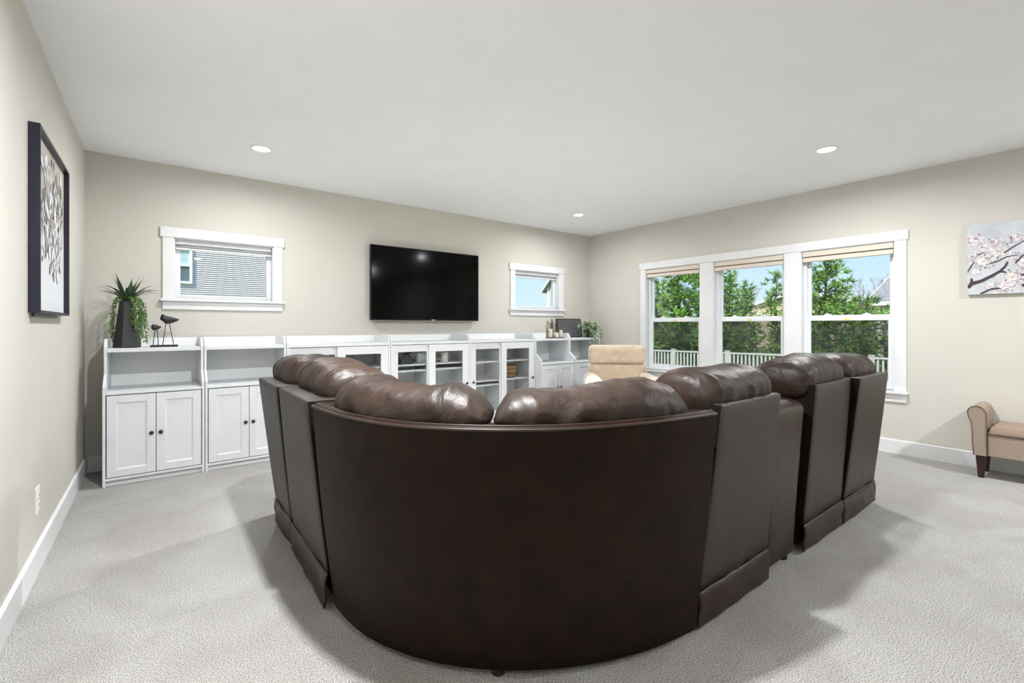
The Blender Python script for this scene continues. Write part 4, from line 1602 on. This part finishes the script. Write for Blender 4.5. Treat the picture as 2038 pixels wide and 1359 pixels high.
for cx2, rad, zt, lb_ in ((4.510, 0.030, 1.205, 'tallest pale pillar candle on the twig tray'), (4.615, 0.040, 1.150, 'short wide pale candle in the middle of the tray'), (4.715, 0.027, 1.185, 'slim pale pillar candle at the right of the tray')):
    c_ = thing('candle', lb_, 'candle', (cx2, TY - 0.012, SHF + 0.012), group='pillar candles')
    bm = bmesh.new()
    lathe(bm, cx2, TY - 0.012, [(rad * 0.98, SHF + 0.012), (rad, SHF + 0.018), (rad, zt - 0.004), (rad * 0.93, zt), (rad * 0.5, zt - 0.004), (0.002, zt - 0.006)], 20)
    obj('wax', bm, 'candle', c_, smooth=True)
    bm = bmesh.new()
    tube(bm, [(cx2, TY - 0.012, zt - 0.006), (cx2 + 0.002, TY - 0.012, zt + 0.010)], 0.0012, 6)
    obj('wick', bm, 'iron_black', c_)

# ------------------------------------------------------------------ dark textured panel leaning on the wall
dp = thing('leaning_panel', 'dark framed panel with wavy grey texture leaning behind the ivy', 'picture', (5.17, 5.20, SHF))
px0, px1, ph_ = 4.905, 5.440, 0.296


def lean_box(x0, x1, d0, d1, h0, h1):
    bm = new_box(x0, x1, d0, d1, h0, h1)
    for v in bm.verts:
        d, h_ = v.co.y, v.co.z
        v.co.y = 5.185 + h_ * 0.20 + d * 0.98
        v.co.z = SHF + 0.004 + h_ * 0.98 - d * 0.2
    return bm


obj('panel', lean_box(px0 + 0.008, px1 - 0.008, 0.004, 0.012, 0.008, ph_ - 0.008), 'wave_panel', dp)
for a, b_, c_, d_ in ((px0, px0 + 0.010, 0, ph_), (px1 - 0.010, px1, 0, ph_), (px0 + 0.010, px1 - 0.010, 0, 0.010), (px0 + 0.010, px1 - 0.010, ph_ - 0.010, ph_)):
    obj('frame_bar', lean_box(a, b_, 0.0, 0.016, c_, d_), 'dark_wood', dp)

# ------------------------------------------------------------------ trailing ivy
IX, IY = 5.365, 5.03
ivy = thing('ivy_plant', 'variegated ivy spilling from a small pot over the corner cabinet', 'potted plant', (IX, IY, SHF))
bm = bmesh.new()
lathe(bm, IX, IY, [(0.045, SHF), (0.060, SHF + 0.10), (0.064, SHF + 0.11), (0.056, SHF + 0.11), (0.050, SHF + 0.09)], 20)
obj('pot', bm, 'vase_black', ivy, smooth=True)
rng = random.Random(21)
for k_ in range(64):
    az = rng.uniform(0, 2 * PI)
    if math.sin(az) > 0.3:
        az = -az
    dx, dy = math.cos(az), math.sin(az)
    reach = rng.uniform(0.05, 0.17)
    drop = rng.uniform(-0.02, 0.20) if k_ > 7 else rng.uniform(0.30, 0.50)
    if k_ <= 7:
        az = rng.uniform(-2.2, -0.5)
        dx, dy = math.cos(az), math.sin(az)
        reach = rng.uniform(0.19, 0.23)
    V, Fc, V2, F2 = [], [], [], []
    for i in range(16 if k_ > 7 else 26):
        t_ = i / (15 if k_ > 7 else 25)
        o_ = reach * math.sin(min(1, t_ * 1.6) * PI / 2)
        z = SHF + 0.11 + 0.155 * math.sin(min(1, t_ * 1.4) * PI * 0.75) * (1 - 0.4 * t_) - drop * t_ ** 2
        if o_ * abs(dy) < (IY - YU) - 0.01 and dy < 0 or dy >= 0:
            z = max(z, SHF + 0.012)
        c = Vector((IX + dx * o_, IY + dy * o_, z)) + Vector((rng.gauss(0, 0.010), rng.gauss(0, 0.008), rng.gauss(0, 0.008)))
        c.y = min(c.y, 5.14)
        c.x = min(c.x, 5.66)
        n_ = Vector((rng.gauss(0, 0.6), rng.gauss(-0.7, 0.4), rng.gauss(0.5, 0.5))).normalized()
        s_ = n_.cross(Vector((0, 0, 1)))
        s_ = s_.normalized() if s_.length > 1e-3 else Vector((1, 0, 0))
        u_ = n_.cross(s_)
        r_ = rng.uniform(0.012, 0.021)
        tgt = (V, Fc) if rng.random() < 0.55 else (V2, F2)
        b0 = len(tgt[0])
        tgt[0].extend([tuple(c + s_ * r_ * p_[0] + u_ * r_ * p_[1]) for p_ in ((0, -1), (0.8, -0.3), (0.45, 0.5), (0, 1.2), (-0.45, 0.5), (-0.8, -0.3))])
        tgt[1].append(tuple(range(b0, b0 + 6)))
    if V:
        raw('vine', V, Fc, 'leaf_ivy', ivy)
    if V2:
        raw('vine', V2, F2, 'leaf_ivy_pale', ivy)

# ------------------------------------------------------------------ things inside the glass cabinets
SH4 = 0.805
r_ = thing('router', 'pale grey upright router box behind the left glass door', 'router', (2.495, 5.02, SH4))
bm = bmesh.new()
A = rr_ring(2.435, 2.555, 4.985, 5.055, 0.02)
prism(bm, [(2.438, SH4), (2.552, SH4), (2.546, SH4 + 0.125), (2.444, SH4 + 0.125)], 'y', 4.985, 5.06)
bmesh.ops.bevel(bm, geom=bm.edges[:], offset=0.008, segments=3, affect='EDGES')
obj('case', bm, 'grey_plastic', r_, smooth=False)
obj('status_light', new_box(2.490, 2.497, 4.983, 4.986, SH4 + 0.030, SH4 + 0.038), 'white_ceramic', r_)
bm = bmesh.new()
tube(bm, [(2.23 + 0.0, 5.0, SH4 + 0.008), (2.30, 5.0, SH4 + 0.004), (2.37, 5.02, SH4 + 0.006), (2.415, 5.04, SH4 + 0.03), (2.425, 5.06, SH4 + 0.09), (2.40, 5.10, SH4 + 0.12), (2.34, 5.2, SH4 + 0.10)], 0.005, 8)
tag(obj('power_cable', bm, 'cable', smooth=True), 'black cable looping beside the grey router', 'cable')
p_ = thing('power_adapter', 'small black adapter beside the grey router', 'adapter', (2.20, 5.0, SH4))
obj('body', new_box(2.172, 2.222, 4.975, 5.025, SH4, SH4 + 0.055, 0.006, 2), 'iron_black', p_)
obj('plug', new_box(2.185, 2.210, 4.985, 5.010, SH4 + 0.055, SH4 + 0.078, 0.004, 2), 'iron_black', p_)
mg = thing('mug', 'white printed mug standing behind the right glass door', 'mug', (2.80, 5.0, SH4))
bm = bmesh.new()
lathe(bm, 2.80, 5.0, [(0.040, SH4), (0.046, SH4 + 0.006), (0.048, SH4 + 0.118), (0.046, SH4 + 0.120), (0.043, SH4 + 0.116), (0.040, SH4 + 0.01)], 28)
mb = obj('body', bm, 'white_ceramic', mg, smooth=True)
bm = bmesh.new()
tube(bm, [(2.757, 5.02, SH4 + 0.025), (2.735, 5.035, SH4 + 0.035), (2.728, 5.04, SH4 + 0.06), (2.735, 5.035, SH4 + 0.088), (2.757, 5.02, SH4 + 0.098)], 0.006, 8)
obj('handle', bm, 'white_ceramic', mg, smooth=True)
bm = bmesh.new()
for row in range(6):
    for cidx in range(4):
        if rng.random() < 0.2:
            continue
        a = -PI / 2 + 0.35 + (cidx - 1.5) * 0.24
        w_ = rng.uniform(0.05, 0.095)
        z = SH4 + 0.025 + row * 0.014
        q = []
        for aa, zz in ((a - w_, z), (a + w_, z), (a + w_, z + 0.006), (a - w_, z + 0.006)):
            q.append(bm.verts.new((2.80 + 0.0488 * math.cos(aa), 5.0 + 0.0488 * math.sin(aa), zz)))
        bm.faces.new(q)
obj('printed_marks', bm, 'cable', mb)['kind'] = 'stuff'
bb_ = thing('gadget', 'black gadget on the lower shelf, half hidden by the sofa', 'gadget', (2.345, 5.08, 0.43))
obj('body', soft_box(2.285, 2.400, 5.04, 5.10, 0.43, 0.55, 0.02), 'iron_black', bb_, smooth=True)
obj('lens_ring', new_box(2.375, 2.395, 5.035, 5.041, 0.515, 0.535, 0.002), 'tv_silver', bb_)
bk = thing('wicker_basket', 'round woven wicker basket on the middle shelf behind glass', 'basket', (3.795, 5.04, 0.545))
bm = bmesh.new()
bz = 0.545
prof_b = []
for k_ in range(25):
    t_ = k_ / 24
    prof_b.append((0.098 + 0.022 * math.sin(t_ * PI * 0.75) + 0.0035 * math.sin(k_ * PI), bz + 0.16 * t_))
lathe(bm, 3.795, 5.04, prof_b + [(0.104, bz + 0.16), (0.095, bz + 0.02)], 30)
wk = obj('woven_body', bm, 'wicker', bk, smooth=True)
for k_ in range(9):
    bm = bmesh.new()
    zz = bz + 0.012 + k_ * 0.0175
    rr_ = 0.098 + 0.022 * math.sin((zz - bz) / 0.16 * PI * 0.75) + 0.002
    n = 48
    tube(bm, [(3.795 + (rr_ + 0.005 * math.sin(q * PI / 2 + k_ * PI)) * math.cos(2 * PI * q / n), 5.04 + (rr_ + 0.005 * math.sin(q * PI / 2 + k_ * PI)) * math.sin(2 * PI * q / n), zz) for q in range(n + 1)], 0.007, 6)
    obj('weave_strand', bm, 'wicker' if k_ % 3 else 'wicker_dark', wk, smooth=True)
bm = bmesh.new()
n = 40
tube(bm, [(3.795 + 0.120 * math.cos(2 * PI * q / n), 5.04 + 0.120 * math.sin(2 * PI * q / n), bz + 0.163 + 0.006 * math.sin(q * 2.2)) for q in range(n + 1)], 0.010, 8)
obj('rim', bm, 'wicker_dark', bk, smooth=True)
for s in (-1, 1):
    bm = bmesh.new()
    tube(bm, [(3.795 + s * 0.118, 5.04 + q * 0.03, bz + 0.155 + 0.035 * (1 - abs(q))) for q in (-1, -0.5, 0, 0.5, 1)], 0.007, 6)
    obj('handle', bm, 'wicker', bk, smooth=True)

# ------------------------------------------------------------------ outside
GZ = -0.60


def pix(px, D):
    """ground position seen at image column px, D metres ahead of the lens axis plane"""
    u = (px - 1019) / FPX
    return (D * (math.sin(YAW) + u * math.cos(YAW)), D * (math.cos(YAW) - u * math.sin(YAW)))


def hz(py, D):
    return EYE + (HORIZON - py) / FPX * D


bm = bmesh.new()
n = 40


def ground(i, j):
    x, y = lerp(-60, 100, i / (n - 1)), lerp(-70, 110, j / (n - 1))
    z = GZ + 0.12 * noise.noise(Vector((x * 0.08, y * 0.08, 0)))
    if -0.9 < x < 6.2 and -4.6 < y < 5.8:
        z = GZ
    return Vector((x, y, z))


grid_surface(bm, ground, n, n)
g = struct('ground', bm, 'lawn', 'winter lawn outside the windows')
bm = bmesh.new()


def bed(i, j):
    a = 2 * PI * j / 40
    r = i / 8
    x, y = 16.8 + r * 4.2 * math.cos(a), 7.2 + r * 8.5 * math.sin(a)
    return Vector((x, y, GZ + 0.10 + 0.35 * (1 - r) ** 0.7 + 0.05 * noise.noise(Vector((x, y, 0)))))


grid_surface(bm, bed, 9, 40, False, True)
mb_ = obj('garden_bed', bm, 'mulch')
mb_['kind'] = 'structure'
mb_['label'] = 'pale mulch bed under the trees'

# white picket fence
fa, fb_ = Vector((11.30, 8.75, 0)), Vector((12.75, 2.55, 0))
fdir = (fb_ - fa).normalized()
fnorm = Vector((-fdir.y, fdir.x, 0))
FT = 0.55
fence = thing('picket_fence', 'white picket fence outside the tall windows', 'fence', (fa + fb_) / 2 + Vector((0, 0, GZ)))
flen = (fb_ - fa).length


def fbox(s0, s1, d0, d1, z0, z1, bev=0.0):
    bm = new_box(s0, s1, d0, d1, z0, z1, bev)
    for v in bm.verts:
        p = fa + fdir * v.co.x + fnorm * v.co.y
        v.co = Vector((p.x, p.y, v.co.z))
    return bm


obj('top_rail', fbox(0, flen, -0.035, 0.035, FT - 0.045, FT, 0.004), 'fence_white', fence)
obj('bottom_rail', fbox(0, flen, -0.035, 0.035, GZ + 0.10, GZ + 0.16, 0.004), 'fence_white', fence)
pick0 = None
np_ = int(flen / 0.092)
for k_ in range(np_):
    s = 0.05 + k_ * 0.092
    if pick0 is None:
        pick0 = obj('picket', fbox(s, s + 0.040, -0.014, 0.014, GZ + 0.11, FT - 0.03), 'fence_white', fence)
    else:
        copy_part(pick0, fence, fdir * (k_ * 0.092))
for px in (1341, 1448, 1735):
    best = min(range(400), key=lambda q: abs((lambda p: 1019 + FPX * (p.x * math.cos(YAW) - p.y * math.sin(YAW)) / (p.x * math.sin(YAW) + p.y * math.cos(YAW)))(fa + fdir * (flen * q / 399)) - px))
    s = flen * best / 399
    pst = obj('post', fbox(s - 0.055, s + 0.055, -0.055, 0.055, GZ, FT + 0.02, 0.005), 'fence_white', fence)
    bm = fbox(s - 0.065, s + 0.065, -0.065, 0.065, FT + 0.02, FT + 0.045, 0.005)
    obj('post_cap', bm, 'fence_white', pst)


def needle_tree(name, label, x, y, h, r, seed, m1, m2, tiers=17, per=7, tuft_n=15, nl=0.21, sparse=0.0, group='evergreens beyond the fence', skirt=0.03, power=0.8):
    rg = random.Random(seed)
    t_ = thing(name, label, 'tree', (x, y, GZ), group=group)
    bm = bmesh.new()
    tube(bm, [(x + 0.03 * math.sin(q), y + 0.03 * math.cos(q * 1.3), GZ + h * 0.96 * q / 7) for q in range(8)], [0.11 * (1 - q / 7.6) * h / 4.5 + 0.008 for q in range(8)], 8)
    obj('trunk', bm, 'bark', t_, smooth=True)
    data = [([], []), ([], [])]
    bv, bf = [], []
    for ti in range(tiers):
        f_ = skirt + (1 - skirt) * (ti + rg.uniform(-0.3, 0.3)) / tiers
        f_ = min(max(f_, 0.01), 0.985)
        zz = GZ + h * f_
        L = r * (1 - f_) ** power + 0.10 * r
        cnt = max(3, int(per * (0.5 + (1 - f_)) + 0.5))
        for bi in range(cnt):
            if rg.random() < sparse:
                continue
            az = rg.uniform(0, 2 * PI)
            Lb = L * rg.uniform(0.45, 1.15)
            up = rg.uniform(0.15, 0.55) + 0.5 * f_
            dx, dy = math.cos(az), math.sin(az)
            p0 = Vector((x, y, zz))
            p1 = Vector((x + dx * Lb, y + dy * Lb, zz + up * Lb * 0.55))
            # thin limb
            b0 = len(bv)
            s = Vector((-dy, dx, 0)) * 0.012
            w = Vector((0, 0, 0.012))
            bv.extend([tuple(p0 + s * 2), tuple(p0 - s * 2), tuple(p0 + w * 2), tuple(p1)])
            bf.extend([(b0, b0 + 1, b0 + 3), (b0 + 1, b0 + 2, b0 + 3), (b0 + 2, b0, b0 + 3)])
            steps = max(3, int(Lb / 0.12))
            for st in range(1, steps + 1):
                c = p0.lerp(p1, 0.05 + 0.95 * st / steps) + Vector((rg.gauss(0, 0.10), rg.gauss(0, 0.10), rg.gauss(0, 0.12)))
                for q in range(tuft_n):
                    d = Vector((rg.gauss(dx * 0.5, 0.7), rg.gauss(dy * 0.5, 0.7), rg.gauss(0.45, 0.55)))
                    if d.length < 1e-3:
                        continue
                    d.normalize()
                    ln = nl * rg.uniform(0.6, 1.15)
                    sd = d.cross(Vector((rg.gauss(0, 1), rg.gauss(0, 1), rg.gauss(0, 1))))
                    if sd.length < 1e-3:
                        continue
                    sd = sd.normalized() * (ln * 0.085)
                    V, Fc = data[0] if rg.random() < 0.55 else data[1]
                    b0 = len(V)
                    V.extend([tuple(c - sd), tuple(c + sd), tuple(c + d * ln)])
                    Fc.append((b0, b0 + 1, b0 + 2))
    raw('branches', bv, bf, 'bark', t_)
    for (V, Fc), mm in zip(data, (m1, m2)):
        fo = raw('foliage', V, Fc, mm, t_)
        fo['kind'] = 'stuff'
    return t_


def tree_at(px, D, top_py, half_px, name, label, seed, m1='pine', m2='pine_light', **kw):
    x, y = pix(px, D)
    h = hz(top_py, D) - GZ
    return needle_tree(name, label, x, y, h, half_px * D / FPX, seed, m1, m2, **kw)


tree_at(1350, 16.5, 478, 78, 'pine_tree', 'dense broad pine filling the window behind the recliner', 3, tiers=20, per=9, power=0.6)
tree_at(1308, 15.0, 548, 34, 'pine_tree', 'pale slim young pine at the left edge of that window', 8, 'pine_light', 'pine_blue', tiers=15, nl=0.20)
tree_at(1400, 18.5, 500, 60, 'pine_tree', 'darker pine standing behind the post between the left windows', 14, 'pine', 'pine_light', tiers=20, per=9, power=0.65)
tree_at(1453, 15.5, 540, 34, 'pine_tree', 'slim pine with long leader at the left of the middle window', 17, 'pine', 'pine_light', tiers=19, per=8, power=0.6, nl=0.20)
tree_at(1482, 17.0, 566, 30, 'pine_tree', 'shorter pine second from the left in the middle window', 23, 'pine', 'pine_blue', tiers=17, per=8, power=0.6, nl=0.20)
tree_at(1545, 14.5, 540, 46, 'pine_tree', 'pine at the right of the middle window before the tan house', 29, 'pine_light', 'pine_blue', tiers=14, per=6, sparse=0.25, power=0.7, nl=0.22)
tree_at(1645, 14.0, 512, 78, 'pine_tree', 'big bright pine filling the window nearest the canvas', 31, 'pine', 'pine_light', tiers=21, per=9, power=0.62)
tree_at(1722, 14.5, 588, 44, 'pine_tree', 'low pine right of the big bright pine', 37, 'pine', 'pine_blue', tiers=12, per=8, power=0.5)
tree_at(1762, 12.5, 612, 36, 'shrub', 'pale sparse shrub below the grey roof', 41, 'pine_blue', 'pine_light', tiers=9, per=7, sparse=0.2, power=0.4)
tree_at(1588, 16.0, 560, 46, 'pine_tree', 'pine standing behind the post between the right windows', 43, 'pine', 'pine_light', tiers=17, per=8, power=0.6)


def bare_tree(label, px, D, top_py, seed):
    rg = random.Random(seed)
    x, y = pix(px, D)
    h = hz(top_py, D) - GZ
    t_ = thing('bare_tree', label, 'tree', (x, y, GZ), group='leafless trees')
    bm = bmesh.new()

    def grow(p, d, ln, r, lv):
        q = p + d * ln
        tube(bm, [p, q], [r, r * 0.6], 5, caps=False)
        if lv == 0:
            return
        for k_ in range(3):
            nd = (d + Vector((rg.gauss(0, 0.38), rg.gauss(0, 0.38), rg.gauss(0.15, 0.2)))).normalized()
            grow(q, nd, ln * rg.uniform(0.55, 0.8), r * 0.6, lv - 1)
    grow(Vector((x, y, GZ)), Vector((0, 0, 1)), h * 0.34, 0.10, 5)
    obj('limbs', bm, 'bare_twigs', t_)


bare_tree('leafless brown tree left of the grey roof', 1715, 54, 560, 2)
bare_tree('leafless tree just beside the grey roof', 1740, 46, 548, 5)
bare_tree('leafless tree between the pines of the middle window', 1500, 34, 575, 9)


def gable_house(label, x0, x1, y0, y1, wall_z, ridge_z, wall_m, roof_m, ridge='x', wins=(), over=0.35, face='y'):
    h = thing('house', label, 'house', ((x0 + x1) / 2, (y0 + y1) / 2, GZ))
    bm = bmesh.new()
    if ridge == 'x':
        ym = (y0 + y1) / 2
        prism(bm, [(y0, GZ), (y1, GZ), (y1, wall_z), (ym, ridge_z - 0.15), (y0, wall_z)], 'x', x0, x1)
    else:
        xm = (x0 + x1) / 2
        prism(bm, [(x0, GZ), (x1, GZ), (x1, wall_z), (xm, ridge_z - 0.15), (x0, wall_z)], 'y', y0, y1)
    obj('walls', bm, wall_m, h)
    # lap siding as shallow boards
    bm = bmesh.new()
    z = GZ
    while z < wall_z - 0.1:
        lap = 0.16
        if face == 'y':
            prism(bm, [(y0 - 0.025, z), (y0, z), (y0, z + lap), (y0 - 0.004, z + lap)], 'x', x0, x1)
        prism(bm, [(x0 - 0.025, z), (x0, z), (x0, z + lap), (x0 - 0.004, z + lap)], 'y', y0, y1)
        z += lap
    sd = obj('siding', bm, wall_m, h)
    sd['kind'] = 'stuff'
    for sgn in (-1, 1):
        bm = bmesh.new()
        if ridge == 'x':
            ym = (y0 + y1) / 2
            ye = ym + sgn * ((y1 - y0) / 2 + over)
            sl = (ridge_z - wall_z) / ((y1 - y0) / 2)
            ze = wall_z - over * sl
            prism(bm, [(ye, ze), (ym, ridge_z), (ym, ridge_z + 0.15), (ye, ze + 0.15)], 'x', x0 - over, x1 + over)
        else:
            xm = (x0 + x1) / 2
            xe = xm + sgn * ((x1 - x0) / 2 + over)
            sl = (ridge_z - wall_z) / ((x1 - x0) / 2)
            ze = wall_z - over * sl
            prism(bm, [(xe, ze), (xm, ridge_z), (xm, ridge_z + 0.15), (xe, ze + 0.15)], 'y', y0 - over, y1 + over)
        rf = obj('roof', bm, roof_m, h)
        bm = bmesh.new()
        if ridge == 'x':
            for xe in (x0 - over - 0.03, x1 + over - 0.02):
                prism(bm, [(ye, ze - 0.02), (ym, ridge_z - 0.02), (ym, ridge_z + 0.16), (ye, ze + 0.16)], 'x', xe, xe + 0.05)
            box(bm, x0 - over, x1 + over, min(ye, ye + sgn * 0.08), max(ye, ye + sgn * 0.08), ze - 0.06, ze + 0.14)
        else:
            for ye2 in (y0 - over - 0.03, y1 + over - 0.02):
                prism(bm, [(xe, ze - 0.02), (xm, ridge_z - 0.02), (xm, ridge_z + 0.16), (xe, ze + 0.16)], 'y', ye2, ye2 + 0.05)
            box(bm, min(xe, xe + sgn * 0.08), max(xe, xe + sgn * 0.08), y0 - over, y1 + over, ze - 0.06, ze + 0.14)
        obj('fascia', bm, 'house_trim', rf)
    # corner boards
    for cx2 in (x0, x1):
        for cy2 in (y0, y1):
            obj('corner_board', new_box(cx2 - 0.08, cx2 + 0.08, cy2 - 0.08, cy2 + 0.08, GZ, wall_z), 'house_trim', h)
    for (a, b_, za, zb) in wins:   # windows in the face towards -Y
        bm = bmesh.new()
        t_ = 0.10
        box(bm, a - t_, a, y0 - 0.09, y0, za - t_, zb + t_)
        box(bm, b_, b_ + t_, y0 - 0.09, y0, za - t_, zb + t_)
        box(bm, a, b_, y0 - 0.09, y0, za - t_, za)
        box(bm, a, b_, y0 - 0.09, y0, zb, zb + t_)
        zm = (za + zb) / 2
        box(bm, a, b_, y0 - 0.08, y0, zm - 0.04, zm + 0.04)
        w = obj('window', bm, 'house_trim', h)
        obj('pane', new_box(a, b_, y0 - 0.05, y0 - 0.04, zm + 0.04, zb), 'house_blind', w)
        obj('pane', new_box(a, b_, y0 - 0.05, y0 - 0.04, za, zm - 0.04), 'house_pane', w)
    return h


# house across the side yard, seen through the wide back window
nb = thing('house', 'grey lap sided neighbour house seen through the wide back window', 'house', (1.5, 25, GZ))
obj('walls', new_box(-9, 9.5, 22.03, 30, GZ, 6.6), 'siding_grey', nb)
bm = bmesh.new()
z = GZ
while z < 6.5:
    prism(bm, [(21.965, z), (22.03, z), (22.03, z + 0.082), (22.020, z + 0.082)], 'x', -9, 9.5)
    z += 0.082
sd = obj('siding', bm, 'siding_grey', nb)
sd['kind'] = 'stuff'
bm = prism(bmesh.new(), [(21.3, 6.4), (26, 8.6), (30.7, 6.4), (30.7, 6.6), (26, 8.85), (21.3, 6.6)], 'x', -9.5, 10)
obj('roof', bm, 'shingle', nb)
a, b_, za, zb = 0.10, 0.98, 2.98, 4.22
bm = bmesh.new()
box(bm, a - 0.09, a, 21.90, 22.03, za - 0.09, zb + 0.09)
box(bm, b_, b_ + 0.09, 21.90, 22.03, za - 0.09, zb + 0.09)
box(bm, a, b_, 21.90, 22.03, za - 0.09, za)
box(bm, a, b_, 21.90, 22.03, zb, zb + 0.09)
box(bm, a, b_, 21.92, 22.03, 3.56, 3.64)
w = obj('window', bm, 'house_trim', nb)
obj('pane', new_box(a, b_, 21.96, 21.97, 3.64, zb), 'house_blind', w)
obj('pane', new_box(a, b_, 21.96, 21.97, za, 3.56), 'house_pane', w)

# house at the edge of the small back window
gable_house('pale house whose gable shows at the edge of the small back window', 28.9, 36, 27, 32, 4.8, 7.2, 'siding_sage', 'shingle', 'x', over=0.45, face='x')
# houses beyond the pines
hx, hy = pix(1509, 40)
gable_house('tan house behind the pines of the middle window', hx, hx + 8, hy - 6.5, hy, hz(606, 40), hz(586, 40), 'siding_tan', 'house_trim', 'x', face='x')
hx, hy = pix(1472, 62)
gable_house('small brown gabled house far behind the middle window pines', hx, hx + 8, hy - 4.2, hy, hz(632, 62), hz(606, 62), 'siding_tan', 'shingle_brown', 'x', face='x')
hx, hy = pix(1748, 27)
gable_house('grey roofed house at the right of the window nearest the canvas', hx, hx + 9, hy - 12, hy, hz(600, 27), hz(556, 31), 'siding_sage', 'shingle', 'y', over=0.5, face='x')
